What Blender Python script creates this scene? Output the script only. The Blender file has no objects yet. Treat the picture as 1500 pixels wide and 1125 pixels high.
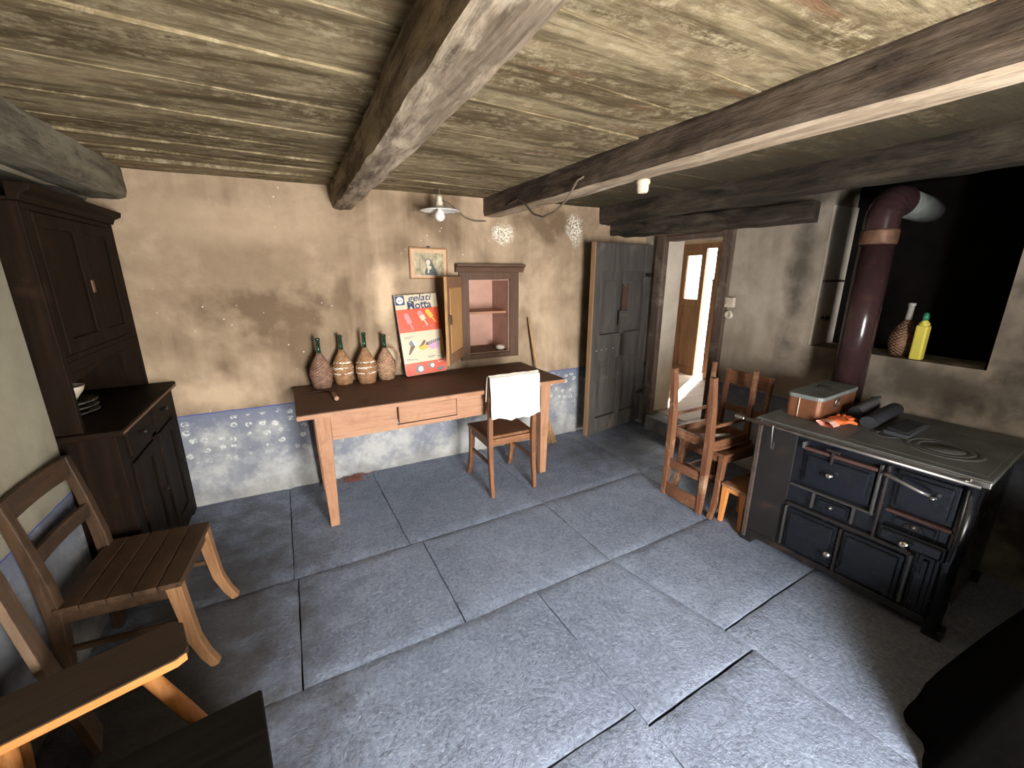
import bpy, math, random
from mathutils import Vector, Matrix, noise

# ------------------------------------------------------------------ camera, light, exposure
S = bpy.context.scene
COL = S.collection
PI = math.pi
PITCH, YAW, CAM_H = math.radians(15.1), math.radians(26.9), 1.6
cd = bpy.data.cameras.new('camera')
cd.sensor_fit = 'HORIZONTAL'
cd.sensor_width = 36.0
cd.lens = 36.0 * 610 / 1500
cd.clip_start = 0.02
cam = bpy.data.objects.new('camera', cd)
COL.objects.link(cam)
cam.location = (0, 0, CAM_H)
cam.rotation_euler = (PI / 2 - PITCH, 0, -YAW)
S.camera = cam

w = bpy.data.worlds.new('daylight')
S.world = w
w.use_nodes = True
bg = w.node_tree.nodes['Background']
bg.inputs[0].default_value = (0.86, 0.93, 1.0, 1)
bg.inputs[1].default_value = 11.0

sl = bpy.data.lights.new('sun', 'SUN')
sl.energy = 75.0
sl.angle = math.radians(0.6)
sl.color = (1.0, 0.93, 0.82)
sun = bpy.data.objects.new('sun', sl)
COL.objects.link(sun)
sun.rotation_euler = Vector((-0.87, -0.48, -0.95)).to_track_quat('-Z', 'Y').to_euler()

al = bpy.data.lights.new('window_daylight', 'AREA')
al.shape = 'RECTANGLE'
al.size, al.size_y = 0.92, 1.44
al.energy = 208.0
al.color = (1.0, 0.985, 0.965)
wl = bpy.data.objects.new('window_daylight', al)
COL.objects.link(wl)
wl.location = (0.85, -1.47, 0.96)
wl.rotation_euler = Vector((0, 1, 0)).to_track_quat('-Z', 'Z').to_euler()

vs = S.view_settings
vs.view_transform = 'Standard'
vs.look = 'None'
vs.gamma = 1
vs.use_curve_mapping = False
vs.exposure = 0.82
S.cycles.use_denoising = True
S.cycles.max_bounces = 8

# ------------------------------------------------------------------ room measures (metres)
XL, XR, YB, YR, ZC = -0.98, 3.2, 3.33, -1.0, 2.17

# ------------------------------------------------------------------ node helpers
class NT:
    def __init__(s, name):
        s.m = bpy.data.materials.new(name)
        s.m.use_nodes = True
        s.t = s.m.node_tree
        s.p = s.t.nodes['Principled BSDF']
        s.tc = s.t.nodes.new('ShaderNodeTexCoord')
        s.obj = s.tc.outputs['Object']
    def n(s, kind): return s.t.nodes.new(kind)
    def put(s, sock, v):
        if isinstance(v, bpy.types.NodeSocket): s.t.links.new(v, sock)
        elif isinstance(v, tuple) and sock.type == 'RGBA': sock.default_value = (v + (1,))[:4]
        else: sock.default_value = v
    def scale(s, v, sc, loc=(0, 0, 0)):
        q = s.n('ShaderNodeMapping'); s.put(q.inputs['Vector'], v)
        q.inputs['Scale'].default_value = sc; q.inputs['Location'].default_value = loc
        return q.outputs[0]
    def noise(s, v, sc, det=4, rough=0.55, dist=0.0):
        q = s.n('ShaderNodeTexNoise'); s.put(q.inputs['Vector'], v)
        q.inputs['Scale'].default_value = sc; q.inputs['Detail'].default_value = det
        q.inputs['Roughness'].default_value = rough; q.inputs['Distortion'].default_value = dist
        return q.outputs['Fac']
    def vor(s, v, sc, rnd=1.0):
        q = s.n('ShaderNodeTexVoronoi'); s.put(q.inputs['Vector'], v)
        q.inputs['Scale'].default_value = sc; q.inputs['Randomness'].default_value = rnd
        return q.outputs['Distance'], q.outputs['Color']
    def mr(s, v, a, b, c=0.0, d=1.0):
        q = s.n('ShaderNodeMapRange'); s.put(q.inputs['Value'], v)
        for i, x in zip((1, 2, 3, 4), (a, b, c, d)): q.inputs[i].default_value = x
        return q.outputs[0]
    def math(s, op, a, b=0.0, c=0.0):
        q = s.n('ShaderNodeMath'); q.operation = op
        s.put(q.inputs[0], a); s.put(q.inputs[1], b); s.put(q.inputs[2], c)
        return q.outputs[0]
    def mix(s, f, a, b):
        q = s.n('ShaderNodeMix'); q.data_type = 'RGBA'
        s.put(q.inputs['Factor'], f); s.put(q.inputs[6], a); s.put(q.inputs[7], b)
        return q.outputs[2]
    def sep(s, v):
        q = s.n('ShaderNodeSeparateXYZ'); s.put(q.inputs[0], v)
        return q.outputs
    def blob(s, c, r, soft=0.35):
        """1 inside an ellipsoid of the given centre and radii, ragged edge"""
        q = s.n('ShaderNodeVectorMath'); q.operation = 'SUBTRACT'; s.put(q.inputs[0], s.obj); q.inputs[1].default_value = c
        k = s.scale(q.outputs[0], tuple(1 / x for x in r))
        l = s.n('ShaderNodeVectorMath'); l.operation = 'LENGTH'; s.put(l.inputs[0], k)
        d = s.math('ADD', l.outputs['Value'], s.mr(s.noise(s.obj, 6, 4), 0.3, 0.7, -0.3, 0.3))
        return s.mr(d, 1.0, 1.0 - soft)
    def col(s, v): s.put(s.p.inputs['Base Color'], v)
    def rough(s, v): s.put(s.p.inputs['Roughness'], v)
    def metal(s, v): s.p.inputs['Metallic'].default_value = v
    def spec(s, v): s.p.inputs['Specular IOR Level'].default_value = v
    def bump(s, h, strength=0.3, dist=0.01):
        q = s.n('ShaderNodeBump'); s.put(q.inputs['Height'], h)
        q.inputs['Strength'].default_value = strength; q.inputs['Distance'].default_value = dist
        s.t.links.new(q.outputs[0], s.p.inputs['Normal'])

_cache = {}
def wood(name, c1, c2, axis='X', rough=0.55, sc=1.0, worn=None, wornamt=0.5, bump=0.25, spec=0.22):
    key = (name, axis)
    if key in _cache: return _cache[key]
    t = NT(name + '_' + axis.lower())
    st = [14 * sc] * 3
    st['XYZ'.index(axis)] = 1.1 * sc
    v = t.scale(t.obj, tuple(st), (3.1, 1.7, 0.4))
    g = t.noise(v, 2.2, 5, 0.6, 0.6)
    f = t.noise(t.scale(t.obj, tuple(q * 4 for q in st)), 1.6, 3, 0.6)
    base = t.mix(t.mr(g, 0.33, 0.68), c1, c2)
    base = t.mix(t.mr(f, 0.52, 0.75, 0, 0.45), base, tuple(x * 0.45 for x in c1))
    if worn:
        m = t.noise(t.obj, 5.5 * sc, 5, 0.65, 0.3)
        base = t.mix(t.mr(m, 0.62 - 0.25 * wornamt, 0.78 - 0.1 * wornamt), base, worn)
    t.col(base)
    t.rough(t.mr(g, 0.3, 0.7, rough - 0.08, rough + 0.12)); t.spec(spec)
    t.bump(t.math('ADD', g, t.math('MULTIPLY', f, 0.6)), bump, 0.004)
    _cache[key] = t.m
    return t.m

def plain(name, c, rough=0.5, metal=0.0, var=0.25, sc=18, bump=0.15, spec=0.5):
    if name in _cache: return _cache[name]
    t = NT(name)
    n = t.noise(t.obj, sc, 5, 0.6)
    t.col(t.mix(t.mr(n, 0.35, 0.7), c, tuple(x * (1 - var) for x in c)))
    t.rough(t.mr(n, 0.3, 0.7, max(0.02, rough - 0.06), min(1, rough + 0.1)))
    t.metal(metal); t.spec(spec)
    if bump: t.bump(n, bump, 0.003)
    _cache[name] = t.m
    return t.m

def plaster(name, light, mid, soot, sootlo, sootamt, pale=()):
    """limewashed plaster with a painted, stamped dado below a blue line"""
    t = NT(name)
    x, y, z = t.sep(t.obj)
    big = t.noise(t.obj, 1.15, 4, 0.6, 0.4)
    med = t.noise(t.obj, 4.5, 6, 0.65)
    fine = t.noise(t.obj, 38, 4, 0.6)
    streak = t.noise(t.scale(t.obj, (7, 7, 0.7)), 1.0, 4, 0.6)
    up = t.mix(t.mr(med, 0.35, 0.7), light, mid)
    s = t.mr(t.math('ADD', t.math('MULTIPLY', big, 0.75), t.math('MULTIPLY', streak, 0.25)), sootlo, sootlo + 0.17, 0, sootamt)
    for c, r, a in pale.get('soot', ()) if pale else ():
        s = t.math('MAXIMUM', s, t.math('MULTIPLY', t.blob(c, r, 0.8), a))
    up = t.mix(s, up, soot)
    for c, r, a in pale.get('pale', ()) if pale else ():
        up = t.mix(t.math('MULTIPLY', t.blob(c, r, 0.7), a), up, tuple(min(1, q * 1.35) for q in light))
    d, _ = t.vor(t.obj, 16)
    spots = t.math('MULTIPLY', t.mr(d, 0.085, 0.05), t.mr(t.noise(t.obj, 2.3, 3), 0.53, 0.62))
    up = t.mix(spots, up, (0.72, 0.66, 0.58))
    for c, r in pale.get('flake', ()) if pale else ():
        fl = t.math('MULTIPLY', t.blob(c, r, 0.5), t.mr(t.noise(t.obj, 60, 4, 0.7), 0.44, 0.55))
        up = t.mix(fl, up, (0.74, 0.68, 0.56))
    # dado
    blue = t.mix(t.mr(med, 0.3, 0.7), (0.165, 0.178, 0.215), (0.27, 0.275, 0.29))
    blue = t.mix(t.mr(z, 0.50, 0.66, 0, 0.55), blue, (0.105, 0.12, 0.20))
    wear = t.mr(t.math('ADD', t.noise(t.obj, 3.2, 6, 0.7), t.mr(z, 0.05, 0.66, 0.10, -0.12)), 0.44, 0.62)
    dv, dc = t.vor(t.scale(t.obj, (1, 1, 1.15)), 11.5, 0.55)
    br = t.mr(t.noise(t.obj, 55, 3, 0.6), 0.42, 0.56)
    ring = t.math('MULTIPLY', t.mr(dv, 0.30, 0.24), br)
    stamp = t.math('MULTIPLY', t.math('MULTIPLY', ring, t.mr(z, 0.26, 0.40)), t.mr(z, 0.635, 0.615))
    lo = t.mix(t.math('MULTIPLY', wear, 0.8), blue, (0.50, 0.49, 0.455))
    lo = t.mix(t.math('MULTIPLY', stamp, 0.85), lo, (0.66, 0.65, 0.60))
    damp = t.mr(t.math('ADD', z, t.mr(med, 0.3, 0.7, -0.12, 0.12)), 0.16, 0.0)
    lo = t.mix(t.math('MULTIPLY', damp, 0.55), lo, (0.20, 0.19, 0.17))
    zz = t.math('ADD', z, t.mr(t.noise(t.obj, 14, 3), 0.3, 0.7, -0.003, 0.003))
    colr = t.mix(t.mr(zz, 0.663, 0.666), lo, (0.07, 0.09, 0.26))
    colr = t.mix(t.mr(zz, 0.671, 0.673), colr, up)
    for c, r, a in pale.get('dark_blobs', ()) if pale else ():  # darker ragged blobs laid over dado and plaster together
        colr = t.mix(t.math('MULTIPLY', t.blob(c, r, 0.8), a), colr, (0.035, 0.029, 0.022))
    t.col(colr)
    t.rough(0.92); t.spec(0.15)
    t.bump(t.math('ADD', med, t.math('MULTIPLY', fine, 0.35)), 0.45, 0.012)
    return t.m

M_BACK = plaster('smoked_plaster_back', (0.475, 0.35, 0.23), (0.335, 0.235, 0.15), (0.115, 0.072, 0.04), 0.45, 0.8, {
    'soot': [((-0.25, 3.33, 1.62), (1.05, 0.6, 0.80), 0.5), ((-0.15, 3.33, 1.32), (0.72, 0.6, 0.38), 0.85), ((0.35, 3.33, 1.15), (0.30, 0.5, 0.22), 0.45), ((2.1, 3.33, 2.0), (0.75, 0.5, 0.30), 0.85), ((0.45, 3.33, 1.62), (0.07, 0.5, 0.28), 0.5), ((1.02, 3.33, 1.35), (0.10, 0.5, 0.32), 0.7), ((1.02, 3.33, 2.06), (0.45, 0.5, 0.10), 0.5)],
    'pale': [((0.60, 3.33, 1.45), (0.10, 0.5, 0.30), 0.75), ((-0.55, 3.33, 0.80), (0.35, 0.5, 0.16), 0.6), ((2.15, 3.33, 1.1), (0.4, 0.5, 0.45), 0.35), ((-0.3, 3.33, 1.9), (0.6, 0.5, 0.18), 0.3)],
    'flake': [((1.62, 3.33, 1.90), (0.12, 0.4, 0.10)), ((2.32, 3.33, 1.97), (0.11, 0.4, 0.16))]})
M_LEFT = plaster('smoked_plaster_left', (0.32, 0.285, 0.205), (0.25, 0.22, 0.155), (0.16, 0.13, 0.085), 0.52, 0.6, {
    'dark_blobs': [((-0.98, 1.6, 0.25), (0.6, 2.8, 0.62), 0.6)]})  # lower left wall darker and less blue
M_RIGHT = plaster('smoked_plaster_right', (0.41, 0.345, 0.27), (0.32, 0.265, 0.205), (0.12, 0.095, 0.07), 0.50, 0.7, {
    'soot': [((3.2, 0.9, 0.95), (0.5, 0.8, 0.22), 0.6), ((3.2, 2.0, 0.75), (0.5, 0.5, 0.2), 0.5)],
    'dark_blobs': [((3.2, 1.0, 0.98), (0.6, 0.75, 0.20), 0.62), ((3.2, 0.35, 1.55), (0.6, 0.62, 1.0), 0.8), ((3.2, 0.2, 0.35), (0.6, 0.9, 0.7), 0.92), ((3.2, 1.80, 1.6), (0.5, 0.13, 0.9), 0.75), ((3.2, 1.55, 1.0), (0.5, 0.30, 0.15), 0.6), ((3.2, 1.9, 2.12), (0.5, 0.6, 0.14), 0.7)]})  # second list: darker blobs round the flue recess and beside the stove

def ceiling_mat():
    t = NT('limewashed_sooty_boards')
    v = t.scale(t.obj, (0.55, 2.2, 2.2))
    a = t.noise(v, 2.4, 7, 0.7, 0.5)
    b = t.noise(t.scale(t.obj, (1.2, 9, 9)), 2.0, 5, 0.65, 0.3)
    f = t.noise(t.obj, 22, 6, 0.75)
    c = t.mix(t.mr(a, 0.40, 0.62), (0.085, 0.058, 0.026), (0.26, 0.20, 0.112))
    c = t.mix(t.mr(b, 0.52, 0.68, 0, 0.75), c, (0.050, 0.034, 0.016))
    c = t.mix(t.math('MULTIPLY', t.mr(f, 0.46, 0.64), t.mr(b, 0.58, 0.44)), c, (0.34, 0.275, 0.165))
    rust = t.math('MULTIPLY', t.mr(t.noise(t.scale(t.obj, (0.8, 6, 6), (4, 2, 1)), 2.2, 4), 0.60, 0.70), 0.6)
    c = t.mix(rust, c, (0.16, 0.075, 0.035))
    x, y, z = t.sep(t.obj)
    soot = t.math('MULTIPLY', t.mr(t.math('ADD', x, t.mr(a, 0.3, 0.7, -0.45, 0.45)), 1.5, 2.3), 0.9)
    c = t.mix(soot, c, (0.045, 0.036, 0.02))
    t.col(c); t.rough(0.9); t.spec(0.2)
    t.bump(t.math('ADD', b, t.math('MULTIPLY', f, 0.5)), 0.5, 0.012)
    return t.m

def beam_mat(name, dark, mid, pale, paleamt=0.5):
    t = NT(name)
    b = t.noise(t.scale(t.obj, (11, 0.9, 11)), 2.0, 6, 0.65, 0.5)
    a = t.noise(t.scale(t.obj, (4, 1.1, 4)), 2.0, 6, 0.7, 0.4)
    f = t.noise(t.scale(t.obj, (30, 5, 30)), 2.0, 4, 0.65)
    c = t.mix(t.mr(b, 0.36, 0.66), dark, mid)
    c = t.mix(t.math('MULTIPLY', t.mr(a, 0.46, 0.62), paleamt), c, pale)
    c = t.mix(t.mr(f, 0.56, 0.72, 0, 0.6), c, tuple(q * 0.6 for q in dark))
    t.col(c); t.rough(0.85); t.spec(0.25)
    t.bump(t.math('ADD', b, t.math('MULTIPLY', f, 0.7)), 0.6, 0.012)
    return t.m

def slate():
    t = NT('slate_flagstone')
    big = t.noise(t.obj, 1.3, 4, 0.6)
    med = t.noise(t.obj, 9, 7, 0.72, 0.6)
    fin = t.noise(t.obj, 55, 5, 0.7)
    c = t.mix(t.mr(big, 0.35, 0.65), (0.18, 0.215, 0.29), (0.26, 0.30, 0.385))
    c = t.mix(t.mr(med, 0.35, 0.7, 0, 0.55), c, (0.095, 0.105, 0.14))
    c = t.mix(t.mr(fin, 0.50, 0.68, 0, 0.55), c, (0.36, 0.40, 0.48))
    c = t.mix(t.mr(fin, 0.46, 0.34, 0, 0.6), c, (0.07, 0.075, 0.095))
    d, _ = t.vor(t.obj, 13)
    sp = t.math('MULTIPLY', t.mr(d, 0.075, 0.04), t.mr(t.noise(t.obj, 3.1, 2), 0.55, 0.62))
    c = t.mix(sp, c, (0.5, 0.5, 0.47))
    x, y, z = t.sep(t.obj)
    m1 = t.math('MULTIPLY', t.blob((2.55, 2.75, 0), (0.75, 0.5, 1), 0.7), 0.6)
    left_shade = t.math('MULTIPLY', t.blob((-0.62, 1.9, 0), (0.75, 1.7, 1), 0.7), 0.85)  # shade under and around the left chair painted into the slabs
    c = t.mix(t.math('MAXIMUM', m1, left_shade), c, (0.040, 0.034, 0.028))
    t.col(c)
    t.rough(t.mr(med, 0.3, 0.7, 0.50, 0.74)); t.spec(0.45)
    t.bump(t.math('ADD', med, t.math('MULTIPLY', fin, 0.55)), 0.75, 0.016)
    return t.m

def wicker(name, c1, c2, straps=False):
    t = NT(name)
    x, y, z = t.sep(t.obj)
    an = t.math('ARCTAN2', y, x)
    zz = t.math('ADD', z, t.mr(t.noise(t.obj, 20, 2), 0.3, 0.7, -0.004, 0.004))
    a = t.math('SINE', t.math('MULTIPLY', an, 13))
    b = t.math('SINE', t.math('MULTIPLY', zz, 330))
    w_ = t.math('MULTIPLY', a, b)
    n = t.noise(t.obj, 30, 4, 0.6)
    c = t.mix(t.mr(w_, -0.7, 0.7), tuple(q * 0.4 for q in c1), c1)
    c = t.mix(t.mr(n, 0.35, 0.65), c, c2)
    if straps:
        s = None
        for h in (0.085, 0.125, 0.165):
            k = t.math('ABSOLUTE', t.math('SUBTRACT', zz, h))
            k = t.math('MULTIPLY', t.mr(k, 0.006, 0.004), t.mr(n, 0.42, 0.5))
            s = k if s is None else t.math('MAXIMUM', s, k)
        c = t.mix(s, c, (0.75, 0.70, 0.60))
    t.col(c); t.rough(0.6)
    t.bump(w_, 0.8, 0.004)
    return t.m

def glass(name, c, rough=0.05):
    t = NT(name)
    t.col(c); t.rough(rough)
    t.p.inputs['Transmission Weight'].default_value = 0.85
    t.p.inputs['IOR'].default_value = 1.45
    n = t.noise(t.obj, 12, 2); t.bump(n, 0.05, 0.002)
    return t.m

def black_iron(name, c, rough, rust=0.3):
    t = NT(name)
    n = t.noise(t.obj, 9, 6, 0.65); f = t.noise(t.obj, 60, 4, 0.6)
    base = t.mix(t.mr(n, 0.56, 0.72, 0, rust), c, (0.10, 0.045, 0.025))
    t.col(base); t.rough(t.mr(n, 0.3, 0.7, rough - 0.05, rough + 0.08)); t.spec(0.5)
    t.bump(n, 0.03, 0.001)
    return t.m

M_CEIL = ceiling_mat()
M_BEAM_A = beam_mat('hewn_beam_grey', (0.085, 0.060, 0.038), (0.27, 0.205, 0.14), (0.48, 0.385, 0.27), 0.8)
M_BEAM_B = beam_mat('hewn_beam_brown', (0.028, 0.019, 0.013), (0.095, 0.066, 0.045), (0.20, 0.15, 0.105), 0.4)
M_BEAM_U = beam_mat('pale_beam_underside', (0.17, 0.12, 0.08), (0.40, 0.30, 0.20), (0.52, 0.41, 0.29), 0.7)  # paler tones for the bottom faces of the second beam
M_BEAM_C = beam_mat('hewn_beam_black', (0.012, 0.009, 0.006), (0.048, 0.036, 0.024), (0.115, 0.09, 0.06), 0.45)
M_BEAM_D = beam_mat('hewn_beam_dusty', (0.05, 0.042, 0.028), (0.16, 0.135, 0.09), (0.26, 0.23, 0.165), 0.7)
M_SLATE = slate()
M_JOINT = plain('floor_joint_dirt', (0.008, 0.008, 0.009), 0.95, 0, 0.25, 18, 0.15, 0.1)
PINE = dict(c1=(0.325, 0.157, 0.082), c2=(0.405, 0.220, 0.128))
def pine(a): return wood('honey_pine', PINE['c1'], PINE['c2'], a, 0.5, 1.0, (0.25, 0.118, 0.06), 0.4)
def darktop(a): return wood('dark_tabletop', (0.105, 0.055, 0.034), (0.165, 0.09, 0.057), a, 0.6, 1.0, (0.06, 0.032, 0.02), 0.35)
def walnut(a): return wood('walnut_chair', (0.15, 0.062, 0.028), (0.25, 0.115, 0.055), a, 0.42, 1.6, (0.34, 0.18, 0.09), 0.15)
def cherry(a): return wood('red_brown_chair', (0.125, 0.052, 0.027), (0.215, 0.098, 0.052), a, 0.42, 1.6, (0.36, 0.22, 0.135), 0.3)
def oldchair(a): return wood('dusky_chair', (0.040, 0.022, 0.0115), (0.075, 0.042, 0.022), a, 0.5, 1.4, (0.025, 0.014, 0.008), 0.4)
def lit_legwood(a): return wood('lit_leg', (0.19, 0.092, 0.040), (0.28, 0.145, 0.066), a, 0.45, 1.4)  # lighter than the rest of its chair: light on the front legs, as colour
def cup(a): return wood('smoke_dark_cupboard', (0.007, 0.0042, 0.0022), (0.016, 0.0085, 0.0044), a, 0.6, 0.8, (0.034, 0.017, 0.009), 0.1, 0.25, 0.06)
def doorw(a): return wood('grey_black_door', (0.050, 0.044, 0.039), (0.092, 0.081, 0.072), a, 0.55, 0.9, (0.14, 0.118, 0.098), 0.12)
def rawdoor(a): return wood('brown_door_edge', (0.20, 0.115, 0.055), (0.30, 0.18, 0.09), a, 0.6, 1.0)
def frame(a): return wood('door_frame_brown', (0.065, 0.043, 0.033), (0.14, 0.095, 0.07), a, 0.7, 0.8, (0.22, 0.165, 0.125), 0.3, 0.5)
def hallwood(a): return wood('hall_door', (0.15, 0.085, 0.05), (0.26, 0.155, 0.09), a, 0.55, 0.8)
def cabinet(a): return wood('brown_cabinet', (0.075, 0.040, 0.024), (0.12, 0.066, 0.04), a, 0.55, 1.2)
def stripe(a): return wood('striped_pine_panel', (0.34, 0.165, 0.06), (0.54, 0.31, 0.13), a, 0.5, 2.2)
def orange(a): return wood('orange_pine', (0.56, 0.21, 0.055), (0.66, 0.29, 0.09), a, 0.45, 1.0)
def stooltop(a): return wood('dark_stool_top', (0.030, 0.019, 0.012), (0.055, 0.034, 0.020), a, 0.6, 1.0)
def plank(a): return wood('dusty_plank', (0.11, 0.066, 0.04), (0.18, 0.115, 0.07), a, 0.8, 1.0, (0.24, 0.18, 0.13), 0.25)
M_STOVE = black_iron('black_enamel', (0.006, 0.007, 0.010), 0.24, 0.06)
M_STOVE_SIDE = black_iron('rusty_black_sheet', (0.012, 0.010, 0.009), 0.45, 0.45)
M_STOVE_TOP = plain('dusty_cast_iron', (0.135, 0.142, 0.134), 0.5, 0.0, 0.6, 5)
M_STEEL = plain('worn_steel', (0.33, 0.31, 0.29), 0.36, 0.9, 0.4, 14)
M_BAR = plain('dull_steel_bar', (0.11, 0.105, 0.10), 0.4, 0.7, 0.4, 14)
M_RBAR = plain('red_brown_bar', (0.085, 0.042, 0.034), 0.45, 0.2, 0.4, 14)
M_CHROME = plain('polished_steel_knob', (0.75, 0.75, 0.75), 0.14, 1.0, 0.1)
M_IRON = plain('dark_iron', (0.035, 0.03, 0.028), 0.5, 0.6, 0.4)
M_RUST = plain('rusty_steel', (0.20, 0.10, 0.06), 0.6, 0.4, 0.5)
M_PIPE = black_iron('brown_enamel_pipe', (0.035, 0.017, 0.018), 0.18, 0.3)
M_ALU = plain('dull_aluminium', (0.20, 0.215, 0.19), 0.6, 0.2, 0.45)
M_SOOT = plain('soot', (0.009, 0.0075, 0.006), 0.95, 0, 0.5, 6, 0.15, 0.05)
M_WHITE = plain('white_enamel', (0.75, 0.74, 0.70), 0.25, 0, 0.1)
M_PORC = plain('old_porcelain', (0.58, 0.49, 0.37), 0.35, 0, 0.2)
M_CORD = plain('old_flex', (0.13, 0.095, 0.065), 0.8)
M_CREAMPL = plain('cream_plaster', (0.60, 0.53, 0.43), 0.9, 0, 0.2, 6, 0.3)
M_PINKPL = plain('pink_plaster', (0.50, 0.29, 0.215), 0.9, 0, 0.22, 7, 0.3)
M_STONE = plain('grey_stone', (0.24, 0.23, 0.215), 0.85, 0, 0.5, 6, 0.5)

# ------------------------------------------------------------------ mesh helpers
class MB:
    def __init__(s): s.v = []; s.f = []; s.sm = []; s.mi = []; s.x = Matrix(); s.cur = 0
    def add(s, vs_, fs, smooth=False):
        o = len(s.v)
        s.v += [s.x @ Vector(p) for p in vs_]
        for f in fs: s.f.append([o + i for i in f]); s.sm.append(smooth); s.mi.append(s.cur)
        return s
    def box(s, x0, x1, y0, y1, z0, z1):
        return s.hexa([(x0, y0, z0), (x1, y0, z0), (x1, y1, z0), (x0, y1, z0), (x0, y0, z1), (x1, y0, z1), (x1, y1, z1), (x0, y1, z1)])
    def hexa(s, p):
        return s.add(p, [(3, 2, 1, 0), (4, 5, 6, 7), (0, 1, 5, 4), (1, 2, 6, 5), (2, 3, 7, 6), (3, 0, 4, 7)])
    def bar(s, p0, p1, w0, d0, w1=None, d1=None, side=(1, 0, 0)):
        """square bar p0-p1; w along the side vector, d across it"""
        return s.bars([p0, p1], [(w0, d0), (w1 or w0, d1 or d0)], side)
    def bars(s, pts, wd, side=(1, 0, 0)):
        pts = [Vector(p) for p in pts]; n = len(pts); vs_ = []
        for i, p in enumerate(pts):
            t = (pts[min(i + 1, n - 1)] - pts[max(i - 1, 0)]).normalized()
            b = t.cross(Vector(side)).normalized(); a = b.cross(t).normalized()
            w_, d_ = wd[i] if isinstance(wd, list) else wd
            for q, r in ((-1, -1), (1, -1), (1, 1), (-1, 1)): vs_.append(p + a * q * w_ / 2 + b * r * d_ / 2)
        fs = [(0, 1, 2, 3), tuple(4 * (n - 1) + k for k in (3, 2, 1, 0))]
        for i in range(n - 1):
            for k in range(4):
                a, b = 4 * i + k, 4 * i + (k + 1) % 4
                fs.append((b, a, a + 4, b + 4))
        return s.add(vs_, fs)
    def tube(s, pts, r, n=10):
        pts = [Vector(p) for p in pts]; m = len(pts); vs_ = []
        t0 = (pts[1] - pts[0]).normalized()
        up = Vector((0, 0, 1)) if abs(t0.z) < 0.9 else Vector((1, 0, 0))
        a = t0.cross(up).normalized()
        for i, p in enumerate(pts):
            t = (pts[min(i + 1, m - 1)] - pts[max(i - 1, 0)]).normalized()
            a = (a - t * a.dot(t)).normalized(); b = t.cross(a)
            rr = r[i] if isinstance(r, (list, tuple)) else r
            for k in range(n):
                th = 2 * PI * k / n
                vs_.append(p + (a * math.cos(th) + b * math.sin(th)) * rr)
        fs = []
        for i in range(m - 1):
            for k in range(n):
                fs.append((n * i + k, n * i + (k + 1) % n, n * (i + 1) + (k + 1) % n, n * (i + 1) + k))
        s.add(vs_, fs, True)
        o = len(s.v) - len(vs_)
        s.f.append([o + k for k in range(n)][::-1]); s.f.append([o + n * (m - 1) + k for k in range(n)]); s.sm += [False] * 2; s.mi += [s.cur] * 2
        return s
    def lathe(s, prof, c=(0, 0, 0), n=24, axis='Z'):
        vs_ = []
        for r, h in prof:
            for k in range(n):
                th = 2 * PI * k / n; x, y = r * math.cos(th), r * math.sin(th)
                q = (x, y, h) if axis == 'Z' else ((x, -h, y) if axis == 'Y' else (-h, x, y))
                vs_.append((c[0] + q[0], c[1] + q[1], c[2] + q[2]))
        fs = []
        for i in range(len(prof) - 1):
            for k in range(n):
                fs.append((n * i + k, n * i + (k + 1) % n, n * (i + 1) + (k + 1) % n, n * (i + 1) + k))
        s.add(vs_, fs, True)
        o = len(s.v) - len(vs_)
        if prof[0][0] > 1e-4: s.f.append([o + k for k in range(n)][::-1]); s.sm.append(False); s.mi.append(s.cur)
        if prof[-1][0] > 1e-4: s.f.append([o + n * (len(prof) - 1) + k for k in range(n)]); s.sm.append(False); s.mi.append(s.cur)
        return s
    def prism(s, poly, a0, a1, axis='Z'):
        """polygon extruded along an axis; X: (y,z)  Y: (x,z)  Z: (x,y)"""
        n = len(poly)
        f = {'Z': lambda u, v_, h: (u, v_, h), 'Y': lambda u, v_, h: (u, h, v_), 'X': lambda u, v_, h: (h, u, v_)}[axis]
        vs_ = [f(u, v_, a0) for u, v_ in poly] + [f(u, v_, a1) for u, v_ in poly]
        fs = [tuple(range(n))[::-1], tuple(range(n, 2 * n))]
        fs += [(i, (i + 1) % n, n + (i + 1) % n, n + i) for i in range(n)]
        return s.add(vs_, fs)
    def grid(s, fn, nu, nv, smooth=True):
        vs_ = [fn(i / nu, j / nv) for j in range(nv + 1) for i in range(nu + 1)]
        fs = [(j * (nu + 1) + i, j * (nu + 1) + i + 1, (j + 1) * (nu + 1) + i + 1, (j + 1) * (nu + 1) + i) for j in range(nv) for i in range(nu)]
        return s.add(vs_, fs, smooth)
    def build(s, name, mat, parent=None, bevel=0.0, world=False, kind=None, label=None, recalc=True, seg=2):
        me = bpy.data.meshes.new(name)
        vs_ = s.v
        if parent is not None and world:
            inv = MATS[parent].inverted(); vs_ = [inv @ v_ for v_ in vs_]
        me.from_pydata([tuple(v_) for v_ in vs_], [], s.f)
        for p, sm, mi in zip(me.polygons, s.sm, s.mi): p.use_smooth = sm; p.material_index = mi
        for m in (mat if isinstance(mat, (list, tuple)) else [mat]): me.materials.append(m)
        if recalc:
            import bmesh
            b = bmesh.new(); b.from_mesh(me); bmesh.ops.recalc_face_normals(b, faces=b.faces); b.to_mesh(me); b.free()
        me.update()
        o = bpy.data.objects.new(name, me); COL.objects.link(o)
        if bevel:
            md = o.modifiers.new('edge', 'BEVEL'); md.width = bevel; md.segments = seg; md.limit_method = 'ANGLE'; md.angle_limit = math.radians(40)
        MATS[o] = MATS[parent] if parent is not None else Matrix()
        if parent is not None: o.parent = parent
        if kind: o['kind'] = kind
        if label: o['label'] = label
        return o

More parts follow.
